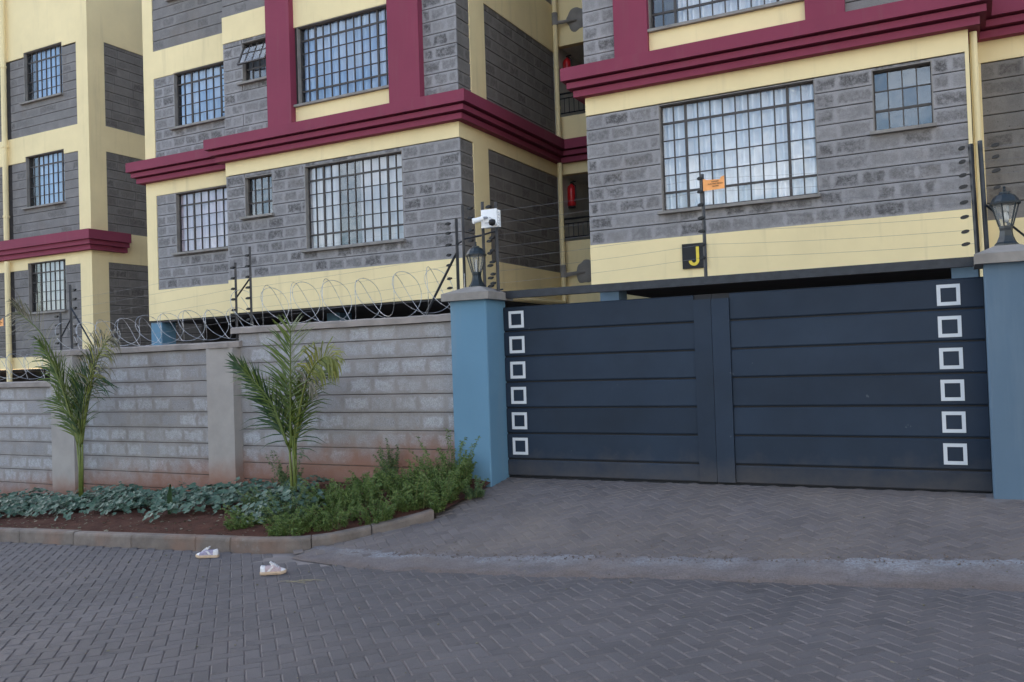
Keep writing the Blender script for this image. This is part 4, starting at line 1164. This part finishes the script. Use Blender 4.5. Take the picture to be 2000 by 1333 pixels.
def text_obj(s, size, mat, parent, at, name='lettering', thick=0.001):
    cu = bpy.data.curves.new(name, 'FONT'); cu.body = s; cu.size = size; cu.align_x = 'CENTER'; cu.align_y = 'CENTER'; cu.extrude = thick
    to = bpy.data.objects.new(name, cu); C.objects.link(to)
    dg = bpy.context.evaluated_depsgraph_get()
    me = bpy.data.meshes.new_from_object(to.evaluated_get(dg))
    bpy.data.objects.remove(to)
    o = bpy.data.objects.new(name, me); C.objects.link(o); me.materials.clear(); me.materials.append(mat)
    put(o, parent)
    o.matrix_basis = Matrix.Translation(at) @ Matrix.Rotation(R(90), 4, 'X')
    return o
jp = thing('letter_plate', 'black square plate with a yellow capital J on the right block', 'sign', (-3.825, 13.78, 3.32))
b = MB(); b.box(-4.02, -3.63, 13.765, 13.795, 3.12, 3.52); b.build('plate', M['black'], jp)
j = MB(); outer = []
cx, cz, ro, ri = -3.828, 3.245, 0.085, 0.037
prof_o = [(-3.743, 3.462)] + [(cx + ro*math.cos(R(-a)), cz + ro*math.sin(R(-a))) for a in range(0, 181, 15)]
prof_i = [(-3.791, 3.462)] + [(cx + ri*math.cos(R(-a)), cz + ri*math.sin(R(-a))) for a in range(0, 181, 15)]
for k in range(len(prof_o)-1):
    a, b2, c2, d_ = prof_o[k], prof_o[k+1], prof_i[k+1], prof_i[k]
    j.hexa([(a[0], 13.757, a[1]), (b2[0], 13.757, b2[1]), (c2[0], 13.757, c2[1]), (d_[0], 13.757, d_[1]), (a[0], 13.7649, a[1]), (b2[0], 13.7649, b2[1]), (c2[0], 13.7649, c2[1]), (d_[0], 13.7649, d_[1])])
j.build('letter', M['signyellow'], jp, weld=True)

def warning_sign(x0, x1, z0, y, label):
    t = thing('warning_sign', label, 'sign', ((x0+x1)/2, y, z0), 'orange electric fence warning signs')
    w = x1-x0; h = 0.145
    out = [(0, 0), (w, 0.004), (w, h), (w*0.84, h-0.012), (w*0.80, h-0.036), (w*0.55, h-0.030), (w*0.15, h-0.026), (w*0.10, h-0.016), (0, h-0.014)]
    p = MB(); F = [(x0+a, y+0.004*math.sin(a*20), z0+b_) for a, b_ in out]; B = [(q[0], q[1]+0.003, q[2]) for q in F]
    p.face(F); p.face(B[::-1])
    for k in range(len(F)): p.face([F[k], B[k], B[(k+1) % len(F)], F[(k+1) % len(F)]])
    p.build('plate', M['orange'], t)
    for s, zz, sz in (('DANGER', 0.092, 0.020), ('ELECTRIC FENCE', 0.066, 0.021), ('HATARI', 0.040, 0.020)):
        text_obj(s, sz, M['door'], t, (x0 + w*0.58, y-0.0085, z0+zz))
warning_sign(-2.50, -2.265, 3.525, 9.455, 'small orange warning sign on the pole above the gate middle')
warning_sign(-15.12, -14.885, 2.63, 9.45, 'small orange warning sign at the left edge in front of the downpipe')
lp = MB(); lp.tube([(-15.12, 9.5, 1.65), (-15.12, 9.5, 2.95)], 0.02, 4)
tag(lp.build('fence_pole', M['fence']), 'black fence pole behind the orange sign at the left edge', 'fence pole', 'electric fence poles')

def extinguisher(x, y, z, label):
    t = thing('fire_extinguisher', label, 'fire extinguisher', (x, y, z), 'red fire extinguishers on the landings')
    b = MB(); b.lathe((x, y, z), [(0.085, 0), (0.10, 0.02), (0.10, 0.40), (0.085, 0.46), (0.04, 0.50), (0.03, 0.52)], 14); b.build('cylinder', M['red'], t, smooth=True)
    b = MB(); b.lathe((x, y, z+0.52), [(0.028, 0), (0.028, 0.04), (0.02, 0.05)], 8); b.box(x-0.02, x+0.11, y-0.015, y+0.015, z+0.555, z+0.575); b.build('valve', M['black'], t)
    b = MB(); b.tube([(x+0.03, y-0.03, z+0.54), (x+0.12, y-0.05, z+0.46), (x+0.13, y-0.06, z+0.2), (x+0.10, y-0.06, z+0.08)], 0.014, 6); b.build('hose', M['black'], t)
    b = MB(); b.lathe((x, y, z-0.03), [(0.088, 0), (0.088, 0.028)], 14); b.build('base_ring', M['black'], t)
extinguisher(-8.00, 18.62, 5.26, 'red fire extinguisher on the lower stair landing')
extinguisher(-8.00, 18.62, 8.20, 'red fire extinguisher on the upper stair landing partly behind the cornice')

# ------------------------------------------------------------------ palms
def bez(pts, n):
    """smooth curve through control points"""
    P = [Vector(p) for p in pts]; out = []
    P = [P[0]*2-P[1]] + P + [P[-1]*2-P[-2]]
    for i in range(1, len(P)-2):
        for k in range(n):
            t = k/n
            out.append(0.5*((2*P[i]) + (P[i+1]-P[i-1])*t + (2*P[i-1]-5*P[i]+4*P[i+1]-P[i+2])*t*t + (3*P[i]-P[i-1]-3*P[i+1]+P[i+2])*t**3))
    out.append(P[-2]); return out
def frond(parent, pts, n, length, start, mat, angle=50, droop=0.4, width=0.017, seed=0, upn=(0, -1, 0), sides=(1, -1), curl=0.25, dens=1.0):
    rg = random.Random(seed)
    cv = bez(pts, 10); N = len(cv)-1
    rc = MB(); rc.tube(cv, [lerp(0.017, 0.004, i/N) for i in range(N+1)], 6, rr=(rg.random(), 0))
    ro = rc.build('frond', M['palm_stalk'], parent, smooth=True)
    lf = MB()
    for s in sides:
        for k in range(n):
            if rg.random() > dens: continue
            f = lerp(start, 0.995, (k + rg.uniform(-0.3, 0.3))/n); f = clamp(f, 0, 0.999)
            i = int(f*N); p = cv[i].lerp(cv[i+1], f*N-i); t = (cv[i+1]-cv[i]).normalized()
            side_ = t.cross(Vector(upn)).normalized()*s
            g_ = (f-start)/(1-start)
            L = length*(0.45+0.55*math.sin(math.pi*clamp(g_*0.8+0.18)))*rg.uniform(0.85, 1.12)
            an = R(angle*(1-0.45*g_) + rg.uniform(-9, 9))
            d = (t*math.cos(an) + side_*math.sin(an) + Vector(upn)*rg.uniform(-0.25, 0.35)).normalized()
            q = [p]; dd = d.copy()
            for m_ in range(3):
                q.append(q[-1] + dd*(L/3)); dd = (dd + Vector((0, 0, -droop*rg.uniform(0.6, 1.4)*(0.5+0.5*m_)))).normalized()
            wv = d.cross(Vector((0, -0.8, 0.6))).normalized(); ws = [width*0.45, width*0.8, width*0.55, 0.0015]
            r_ = rg.random()
            for m_ in range(3):
                a, b_ = q[m_], q[m_+1]
                lf.face([a-wv*ws[m_]/2, a+wv*ws[m_]/2, b_+wv*ws[m_+1]/2, b_-wv*ws[m_+1]/2], None, (r_, 0))
    lf.build('leaflets', M[mat], ro)
def petioles(parent, base, tops, mat='palm_stalk'):
    b = MB()
    for k, tp in enumerate(tops):
        o = Vector((0.018*math.cos(k*2.1), 0.018*math.sin(k*2.1), 0))
        b.tube([Vector(base)+o, Vector(base).lerp(Vector(tp), 0.5)+o*0.8, Vector(tp)], [0.022, 0.017, 0.011], 7, rr=(rnd.random(), 0))
    b.build('stem', M[mat], parent, smooth=True)
x, y = -7.46, 8.38
B = (x, y, 0.0)
palm2 = thing('young_palm', 'young palm with one upright frond in front of the highest wall section', 'palm', B, 'young palms in the garden bed')
petioles(palm2, B, [(x-0.02, y, 0.95), (x+0.05, y, 0.85), (x-0.06, y, 0.85), (x+0.02, y-0.03, 0.9)])
frond(palm2, [(x-0.01, y-0.03, 0.75), (x+0.02, y-0.05, 1.35), (x+0.04, y-0.05, 1.85), (x+0.08, y-0.08, 2.27)], 36, 0.50, 0.15, 'palm_green', 62, 0.16, 0.027, 1)
frond(palm2, [(x+0.03, y, 0.80), (x+0.20, y-0.05, 1.35), (x+0.42, y-0.12, 1.70), (x+0.70, y-0.2, 1.86), (x+0.93, y-0.25, 1.80)], 26, 0.40, 0.45, 'palm_yellow', 66, 1.35, 0.034, 2)
frond(palm2, [(x+0.03, y, 0.80), (x+0.18, y+0.03, 1.25), (x+0.34, y+0.02, 1.58), (x+0.48, y, 1.70)], 26, 0.44, 0.10, 'palm_green', 40, 0.5, 0.026, 12)
frond(palm2, [(x+0.03, y, 0.95), (x+0.20, y-0.04, 1.36), (x+0.34, y-0.10, 1.58), (x+0.46, y-0.14, 1.52)], 16, 0.32, 0.40, 'palm_dry', 60, 1.4, 0.022, 13)
frond(palm2, [(x-0.04, y-0.04, 0.78), (x-0.24, y-0.07, 1.20), (x-0.52, y-0.10, 1.56), (x-0.82, y-0.12, 1.84)], 40, 0.40, 0.10, 'palm_dark', 36, 0.18, 0.034, 3)
frond(palm2, [(x-0.04, y-0.06, 0.80), (x-0.18, y-0.12, 1.25), (x-0.36, y-0.18, 1.52), (x-0.60, y-0.22, 1.74)], 20, 0.36, 0.25, 'palm_green', 44, 0.35, 0.018, 14)
frond(palm2, [(x-0.04, y, 0.70), (x-0.16, y-0.05, 1.00), (x-0.32, y-0.1, 1.16)], 8, 0.52, 0.25, 'palm_dark', 66, 0.34, 0.026, 4, sides=(1, -1))
frond(palm2, [(x+0.03, y, 0.62), (x+0.07, y-0.05, 0.86), (x+0.10, y-0.08, 1.02)], 6, 0.48, 0.1, 'palm_dark', 78, 0.40, 0.022, 5, sides=(1,))
frond(palm2, [(x, y, 0.75), (x-0.08, y+0.03, 1.22), (x-0.12, y+0.05, 1.6)], 28, 0.42, 0.10, 'palm_green', 40, 0.25, 0.030, 6)
frond(palm2, [(x, y, 0.75), (x+0.09, y+0.03, 1.18), (x+0.16, y+0.05, 1.52)], 28, 0.42, 0.10, 'palm_green', 40, 0.3, 0.030, 7)
x, y = -11.42, 8.35
B = (x, y, -0.12)
palm1 = thing('young_palm', 'young palm with drooping half dry fronds in front of the wall step at the left', 'palm', B, 'young palms in the garden bed')
petioles(palm1, B, [(x-0.03, y, 0.95), (x+0.05, y, 0.92), (x+0.00, y, 0.9), (x-0.08, y, 0.85)])
frond(palm1, [(x-0.04, y, 0.75), (x-0.22, y-0.03, 1.40), (x-0.42, y-0.06, 1.95), (x-0.70, y-0.10, 2.38), (x-1.00, y-0.14, 2.62), (x-1.14, y-0.16, 2.72)], 32, 0.52, 0.42, 'palm_dry', 62, 1.0, 0.026, 21)
frond(palm1, [(x-0.04, y, 0.75), (x-0.20, y-0.06, 1.35), (x-0.40, y-0.10, 1.85), (x-0.66, y-0.14, 2.24)], 28, 0.50, 0.25, 'palm_green', 48, 0.85, 0.032, 22)
frond(palm1, [(x+0.04, y, 0.75), (x+0.22, y-0.03, 1.35), (x+0.44, y-0.06, 1.85), (x+0.66, y-0.08, 2.15), (x+0.86, y-0.10, 2.26)], 30, 0.46, 0.28, 'palm_dry', 58, 1.1, 0.024, 23)
frond(palm1, [(x+0.04, y, 0.75), (x+0.24, y-0.05, 1.45), (x+0.46, y-0.09, 1.90), (x+0.76, y-0.12, 2.18)], 16, 0.42, 0.45, 'palm_yellow', 52, 0.9, 0.028, 24, dens=0.8)
frond(palm1, [(x, y, 0.70), (x-0.14, y-0.02, 1.20), (x-0.28, y-0.04, 1.60), (x-0.46, y-0.05, 1.95)], 36, 0.48, 0.08, 'palm_green', 40, 0.25, 0.032, 25)
frond(palm1, [(x, y, 0.70), (x+0.10, y-0.02, 1.20), (x+0.22, y-0.04, 1.60), (x+0.40, y-0.05, 1.98)], 36, 0.48, 0.08, 'palm_dark', 38, 0.30, 0.032, 26)
frond(palm1, [(x, y, 0.70), (x-0.02, y, 1.22), (x-0.05, y, 1.72)], 28, 0.44, 0.12, 'palm_green', 42, 0.22, 0.030, 27)
frond(palm1, [(x-0.05, y, 0.75), (x-0.22, y-0.05, 1.18), (x-0.40, y-0.08, 1.42)], 16, 0.46, 0.2, 'palm_green', 50, 0.30, 0.024, 28)
frond(palm1, [(x+0.06, y, 0.9), (x+0.30, y-0.02, 1.55), (x+0.52, y-0.04, 1.72)], 14, 0.52, 0.35, 'palm_dark', 62, 0.35, 0.024, 29, sides=(1, -1))

# ------------------------------------------------------------------ creeping plants, weeds, small plants
def leaf_poly(mb, c, nrm, head, size, rr, lobes=5):
    """one lobed, slightly cupped leaf"""
    n = Vector(nrm).normalized(); h = (Vector(head) - n*Vector(head).dot(n)).normalized(); s = n.cross(h)
    c = Vector(c); ring = []; K_ = lobes*2
    for k in range(K_):
        an = R(-150) + R(300)*k/(K_-1)
        r_ = size*(1.0 if k % 2 else 0.74)*(1.0 - 0.22*abs(an)/R(150))
        ring.append(c + (h*math.cos(an) + s*math.sin(an))*r_ + n*(0.22*size*(abs(math.sin(an)))) )
    for k in range(K_-1): mb.face([c, ring[k], ring[k+1]], None, (rr, 0))
gc = MB()
mounds = [(rnd.uniform(-14.6, -7.0), rnd.uniform(7.55, 9.05), rnd.uniform(0.22, 0.46), rnd.uniform(0.10, 0.30)) for k in range(95)]
for (mx, my, mr, mh) in mounds:
    if mx > -7.6 and my > 8.1: continue
    if my < 7.9 and mx < -8.5 and rnd.random() < 0.75: continue
    for k in range(int(64*mr/0.35)):
        an = rnd.uniform(0, 2*math.pi); rr = mr*math.sqrt(rnd.random())
        px2, py2 = mx + rr*math.cos(an), my + rr*math.sin(an)
        if py2 > 9.36 or py2 < 7.05: continue
        hz = 0.8*mh*(1-(rr/mr)**2)*rnd.uniform(0.6, 1.15) + rnd.uniform(0.03, 0.07)
        nrm = (math.cos(an)*0.5*rr/mr + rnd.uniform(-0.35, 0.35), math.sin(an)*0.5*rr/mr - 0.30 + rnd.uniform(-0.35, 0.35), 1)
        leaf_poly(gc, (px2, py2, soil_z(px2, py2)+hz), nrm, (rnd.uniform(-1, 1), rnd.uniform(-1, 1), 0.2), rnd.uniform(0.030, 0.070), rnd.random())
tag(gc.build('creeping_plants', M['cover_leaf']), kind='stuff')
lit = MB()
for k in range(500):
    px2 = rnd.uniform(-15, -6.2); py2 = rnd.uniform(6.95, 7.9); r_ = rnd.uniform(0.01, 0.03)
    leaf_poly(lit, (px2, py2, soil_z(px2, py2)+0.008), (rnd.uniform(-.5, .5), rnd.uniform(-.5, .5), 1), (rnd.uniform(-1, 1), rnd.uniform(-1, 1), 0), r_, rnd.random(), 3)
tag(lit.build('leaf_litter', M['palm_dry']), kind='stuff')

def weed(cx, cy, rad, hgt, n, label, mat='weed_leaf', seed=0, lean=0.4, size=0.023):
    rg = random.Random(seed)
    t = thing('weed_clump', label, 'weeds', (cx, cy, soil_z(cx, cy)), 'green weeds by the kerb and pillar')
    st = MB(); lf = MB()
    for k in range(n):
        an = rg.uniform(0, 2*math.pi); r0 = rad*0.55*math.sqrt(rg.random())
        bx, by = cx + r0*math.cos(an), cy + r0*math.sin(an); by = min(by, 9.33)
        h = hgt*(rg.uniform(0.35, 0.95) if rg.random() < 0.86 else rg.uniform(1.0, 1.45))*(1-0.4*r0/rad)
        out = Vector((math.cos(an), math.sin(an)*0.8-0.2, 0))*lean*h*rg.uniform(0.4, 1.6)
        b0 = Vector((bx, by, soil_z(bx, by)-0.02)); tip = b0 + out + Vector((0, 0, h))
        tip.y = min(tip.y, 9.36 if tip.x < -5.5 else 9.04)
        mid = b0.lerp(tip, 0.5) - out*0.22 + Vector((0, 0, 0.06*h))
        cv = bez([b0, mid, tip], 5)
        st.tube(cv, [0.0045, 0.004, 0.004, 0.0035, 0.0035, 0.003, 0.003, 0.0025, 0.0025, 0.002, 0.0015][:len(cv)], 4, rr=(rg.random(), 0))
        for i in range(2, len(cv)):
            for q in range(9):
                f = rg.random(); p = cv[i-1].lerp(cv[i], f)
                d = Vector((rg.uniform(-1, 1), rg.uniform(-1, 1), rg.uniform(-0.25, 0.7))).normalized()
                L = size*rg.uniform(0.7, 2.0); w = Vector((rg.uniform(-1, 1), rg.uniform(-1, 1), rg.uniform(-1, 1))).cross(d).normalized()*size*0.24
                r_ = rg.random()
                c1 = p + d*L*0.5; c2 = p + d*L - Vector((0, 0, L*0.25))
                lf.face([p, c1 - w, c2, c1 + w], None, (r_, 0))
                if q % 2 == 0:                                       # side leaflets make it feathery
                    for sg in (1, -1):
                        d2_ = (d + w.normalized()*sg*1.1).normalized(); e1 = p + d*L*0.35
                        e2 = e1 + d2_*L*0.45; w2 = d2_.cross(d).cross(d2_).normalized()*size*0.16
                        lf.face([e1, e1.lerp(e2, 0.5)-w2, e2, e1.lerp(e2, 0.5)+w2], None, (r_, 0))
    st.build('stems', M['stem'], t); lf.build('foliage', M[mat], t)
weed(-5.45, 8.80, 0.46, 0.56, 80, 'tallest green weed clump climbing the left blue pillar', seed=1, lean=0.35)
weed(-5.95, 8.70, 0.52, 0.36, 80, 'bushy green weeds left of the pillar clump against the wall', seed=2)
weed(-5.55, 8.15, 0.42, 0.31, 55, 'low green weeds spilling over the kerb end', seed=3, lean=0.6)
weed(-6.35, 8.15, 0.50, 0.30, 75, 'dense green weeds in the middle of the bed corner', seed=4)
weed(-6.65, 8.85, 0.40, 0.28, 55, 'green weeds against the stained wall base', seed=5)
weed(-6.15, 7.50, 0.42, 0.24, 60, 'trailing green weeds along the curved kerb', seed=6, lean=0.7)
weed(-6.85, 7.62, 0.46, 0.30, 60, 'low dark weeds at the start of the kerb curve', 'weed_leaf2', 7, 0.6)
weed(-6.55, 9.15, 0.20, 0.56, 22, 'upright dull green weed against the wall right of the upright palm', 'weed_leaf2', 8, 0.2)
weed(-8.15, 9.02, 0.30, 0.48, 28, 'upright dull green weed standing left of the palm', 'weed_leaf2', 9, 0.2)
weed(-7.55, 8.10, 0.55, 0.26, 60, 'short weeds round the foot of the upright palm', 'weed_leaf2', 10, 0.5)
weed(-7.30, 7.45, 0.40, 0.22, 40, 'short green weeds behind the kerb before the palm', 'weed_leaf', 14, 0.6)
weed(-5.13, 8.05, 0.14, 0.20, 14, 'small tuft at the very end of the kerb', 'weed_leaf', 11, 0.5)
weed(-4.98, 8.55, 0.16, 0.20, 16, 'small yellowing tuft on the driveway edge before the pillar', 'weed_leaf2', 12, 0.6)
weed(-5.72, 7.72, 0.34, 0.30, 46, 'green weeds hanging over the middle of the curved kerb', seed=15, lean=0.8)
weed(-6.45, 7.18, 0.36, 0.26, 46, 'green weeds hanging over the start of the curved kerb', seed=16, lean=0.7)
weed(-5.30, 8.35, 0.30, 0.40, 46, 'green weeds in front of the pillar foot', seed=17, lean=0.6)
weed(-6.9, 8.30, 0.45, 0.27, 60, 'green weeds in the bed right of the upright palm', seed=18, lean=0.5)
weed(-12.2, 7.25, 0.34, 0.20, 34, 'grassy tuft near the kerb at the left', 'weed_leaf', 13, 0.7)
sp = thing('snake_plant', 'single upright pointed leaf among the creeping plants', 'plant', (-9.05, 7.85, soil_z(-9.05, 7.85)))
b = MB(); zs = soil_z(-9.05, 7.85)
pp = [(0.03, 0), (0.052, 0.12), (0.045, 0.24), (0.004, 0.38)]
for (w0, h0), (w1, h1) in zip(pp, pp[1:]):
    b.face([(-9.05-w0+h0*0.05, 7.85, zs+h0), (-9.05+h0*0.05, 7.87, zs+h0), (-9.05+h1*0.05, 7.87, zs+h1), (-9.05-w1+h1*0.05, 7.85, zs+h1)], None, (0.2, 0))
    b.face([(-9.05+h0*0.05, 7.87, zs+h0), (-9.05+w0+h0*0.05, 7.85, zs+h0), (-9.05+w1+h1*0.05, 7.85, zs+h1), (-9.05+h1*0.05, 7.87, zs+h1)], None, (0.3, 0))
b.build('leaf', M['palm_dark'], sp)

# ------------------------------------------------------------------ the two shoes and bits on the road
def shoe(c, head, roll_, label, mesh, tilt=0):
    x, y = c; z = zr(x) + 0.008
    t = thing('shoe', label, 'shoe', (x, y, z), 'discarded white sneakers')
    f = Vector((math.cos(head), math.sin(head), 0)); s = Vector((-math.sin(head), math.cos(head), 0))
    def P(u, v, h): return Vector((x, y, z)) + f*u + s*v + Vector((0, 0, h))
    # outline half widths from heel (u<0) to toe
    sec = [(-0.135, 0.020), (-0.122, 0.034), (-0.09, 0.040), (-0.03, 0.036), (0.03, 0.040), (0.08, 0.046), (0.115, 0.038), (0.135, 0.020)]
    so_ = MB(); rings = []
    for u, w in sec:
        lift = 0.010*max(0, (u-0.08)/0.055)
        rings.append([P(u, -w, lift), P(u, -w-0.004, lift+0.018), P(u, -w+0.001, lift+0.032), P(u, w-0.001, lift+0.032), P(u, w+0.004, lift+0.018), P(u, w, lift)])
    for a, b_ in zip(rings, rings[1:]):
        for k in range(6): so_.face([a[k], b_[k], b_[(k+1) % 6], a[(k+1) % 6]])
    so_.face(rings[0]); so_.face(rings[-1][::-1]); so_.build('sole', M['sole'], t, weld=True)
    tops = [(-0.130, 0.016, 0.078), (-0.118, 0.030, 0.094), (-0.08, 0.036, 0.088), (-0.03, 0.034, 0.090), (0.005, 0.035, 0.104), (0.05, 0.040, 0.076), (0.085, 0.042, 0.056), (0.112, 0.034, 0.048), (0.130, 0.016, 0.040)]
    up = MB(); toe = MB(); heel = MB(); R_ = []
    for u, w, h in tops:
        open_ = -0.115 < u < 0.02
        R_.append([P(u, -w, 0.030), P(u, -w*0.98, 0.030+(h-0.03)*0.55), P(u, -w*0.62, h), P(u, 0, h+0.006 if not open_ else h-0.030), P(u, w*0.62, h), P(u, w*0.98, 0.030+(h-0.03)*0.55), P(u, w, 0.030)])
    for i in range(len(R_)-1):
        mb = heel if i < 2 else (toe if i >= 6 else up)
        for k in range(6): mb.face([R_[i][k], R_[i+1][k], R_[i+1][k+1], R_[i][k+1]])
    toe.face(R_[-1]); heel.face(R_[0][::-1])
    up.build('upper', M[mesh], t, smooth=True); toe.build('toe_cap', M['shoewhite'], t, smooth=True); heel.build('heel_counter', M['shoewhite'], t, smooth=True)
    tg = MB(); tg.hexa([P(-0.01, -0.024, 0.085), P(0.05, -0.026, 0.078), P(0.05, 0.026, 0.078), P(-0.01, 0.024, 0.085), P(-0.035, -0.022, 0.126), P(-0.025, -0.022, 0.130), P(-0.025, 0.022, 0.130), P(-0.035, 0.022, 0.126)]); tg.build('tongue', M['shoewhite'], t)
    lc = MB()
    for k in range(4):
        u = 0.008+0.016*k; h = 0.104-0.010*k
        lc.tube([P(u, -0.028, h-0.006), P(u+0.004, 0, h+0.012-0.002*k), P(u, 0.028, h-0.006)], 0.004, 5)
    lc.build('laces', M['shoewhite'], t)
    ov = MB()
    for sg in (-1, 1):
        ov.hexa([P(-0.06, sg*0.0385, 0.036), P(-0.03, sg*0.0385, 0.036), P(-0.03, sg*0.034, 0.036), P(-0.06, sg*0.034, 0.036), P(-0.015, sg*0.036, 0.082), P(0.012, sg*0.036, 0.084), P(0.012, sg*0.030, 0.084), P(-0.015, sg*0.030, 0.082)])
    ov.build('overlay', M['shoewhite'], t)
    t.scale = (0.86, 0.86, 0.86)
shoe((-6.98, 6.52), R(205), 0, 'white and grey sneaker lying against the kerb, toe to the left', 'shoegrey')
shoe((-5.66, 6.05), R(35), 0, 'white and pink sneaker with tan sole out on the road paving', 'shoepink')
sw_ = MB()
for k in range(5):
    x0, y0 = -5.25 + rnd.uniform(-0.12, 0.12), 5.85 + rnd.uniform(-0.05, 0.05); an = rnd.uniform(-0.3, 0.6); L = rnd.uniform(0.12, 0.26)
    sw_.tube([(x0, y0, zr(x0)+0.010), (x0+math.cos(an)*L*0.5, y0+math.sin(an)*L*0.5, zr(x0)+0.018), (x0+math.cos(an)*L, y0+math.sin(an)*L, zr(x0)+0.012)], 0.0025, 4)
tag(sw_.build('straw_wisp', M['straw']), 'wisp of dry straw lying on the paving right of the pink sneaker', 'straw')

# ------------------------------------------------------------------ trees and an added light-blocking building across the road
def street_tree(x, y, h, seed, label):
    rg = random.Random(seed); z0 = zr(x) - 0.12
    t = thing('street_tree', label, 'tree', (x, y, z0), 'trees across the road')
    tr = MB(); top = Vector((x + rg.uniform(-.4, .4), y, z0 + h*0.72)); b0 = Vector((x, y, z0))
    tr.tube(bez([b0, b0.lerp(top, 0.5) + Vector((0.15, 0, 0)), top], 6), [lerp(0.20, 0.05, i/12) for i in range(13)], 9)
    tips = []
    for k in range(9):
        f = rg.uniform(0.35, 0.95); p = b0.lerp(top, f); an = k*2.4 + rg.random(); L = h*rg.uniform(0.2, 0.34)
        q = p + Vector((math.cos(an)*L, math.sin(an)*L, L*rg.uniform(0.3, 0.9)))
        tr.tube(bez([p, p.lerp(q, 0.5) + Vector((0, 0, 0.15)), q], 3), [lerp(0.07, 0.02, i/6) for i in range(7)], 6); tips.append((p, q))
    tr.build('trunk', M['trunk'], t)
    lf = MB()
    for p, q in tips + [(b0.lerp(top, 0.8), top + Vector((0, 0, h*0.2)))]:
        for c in range(5):
            cc = p.lerp(q, rg.uniform(0.5, 1.1)) + Vector((rg.gauss(0, .3), rg.gauss(0, .3), rg.gauss(0, .25))); rr = rg.uniform(0.35, 0.75)
            for m_ in range(75):
                d = Vector((rg.gauss(0, 1), rg.gauss(0, 1), rg.gauss(0, 0.8))); d = d.normalized()*rr*rg.random()**0.4
                e = Vector((rg.uniform(-1, 1), rg.uniform(-1, 1), rg.uniform(-0.6, 0.4))).normalized()*rg.uniform(0.09, 0.16)
                w = e.cross(Vector((rg.uniform(-1, 1), rg.uniform(-1, 1), 1))).normalized()*0.045; o = cc + d
                lf.face([o, o + e*0.5 - w, o + e, o + e*0.5 + w], None, (rg.random(), 0))
    lf.build('crown', M['tree_leaf'], t)
street_tree(-10.5, -11, 9.3, 1, 'broad leafy tree across the road opposite the gate')
street_tree(-14.5, -13, 9.0, 2, 'shorter leafy tree just behind the broad tree across the road')
street_tree(-27.5, -11, 9.2, 3, 'leafy tree across the road opposite the left apartment wing')
street_tree(-32.0, -13, 9.8, 4, 'tallest leafy tree farthest left across the road')

shade_block = thing('apartment_building', 'unseen plain apartment block added across the road to block light from the right', 'building', (17, -9, 0))  # unseen building added to cut the skylight from the right
b = MB(); b.box(6.5, 28, -18, -2.5, -1, 15); b.build('wall', M['inner'], shade_block)
b = MB(); b.box(6.2, 28.3, -18.3, -2.2, 15, 15.3); b.build('roof', M['cement'], shade_block)
for zf in (2.2, 5.2, 8.2, 11.2):
    for k in range(5):
        b = MB(); x0 = 8 + 4*k; b.box(x0, x0+1.8, -2.503, -2.46, zf, zf+1.4); b.build('window', M['dark_room'], shade_block)
    for k in range(4):
        b = MB(); y0 = -16 + 3.6*k; b.box(6.46, 6.503, y0, y0+1.6, zf, zf+1.4); b.build('window', M['dark_room'], shade_block)

lt = MB()
for k in range(170):
    x0 = rnd.uniform(-9, 2.5); y0 = rnd.uniform(3.0, 8.9)
    if y0 > 6.6 and x0 < -5: continue
    z0 = (zr(x0) if y0 < yb(x0) else max(zdrive(x0, y0), zr(x0))) + 0.012
    if rnd.random() < 0.5:
        r_ = rnd.uniform(0.004, 0.011); lt.lathe((x0, y0, z0-0.006), [(r_*0.7, 0), (r_, r_*0.5), (r_*0.4, r_)], 5, rnd.random()*6, (rnd.random(), 0))
    else:
        leaf_poly(lt, (x0, y0, z0-0.004), (rnd.uniform(-.3, .3), rnd.uniform(-.3, .3), 1), (rnd.uniform(-1, 1), rnd.uniform(-1, 1), 0), rnd.uniform(0.008, 0.02), rnd.random(), 3)
tag(lt.build('road_litter', M['palm_dry']), kind='stuff')

rw = thing('boundary_wall', 'plain grey stone boundary wall running on to the right of the right pillar', 'wall', (4, 9.4, 0))
b = MB(); b.box(0.56, 9.5, 9.30, 9.48, 0.1, 2.30); b.build('wall_core', M['wallbed'], rw)
b = MB(); b.box(0.56, 9.5, 9.21, 9.55, 2.302, 2.39); b.build('coping', M['coping'], rw)
lay('R', front(9.28), (0.56, 9.5, 0.2, 2.30), [], 0.235, 'stone_plain', dface=0.0, dback=0.025)
build_stones('R', rw)
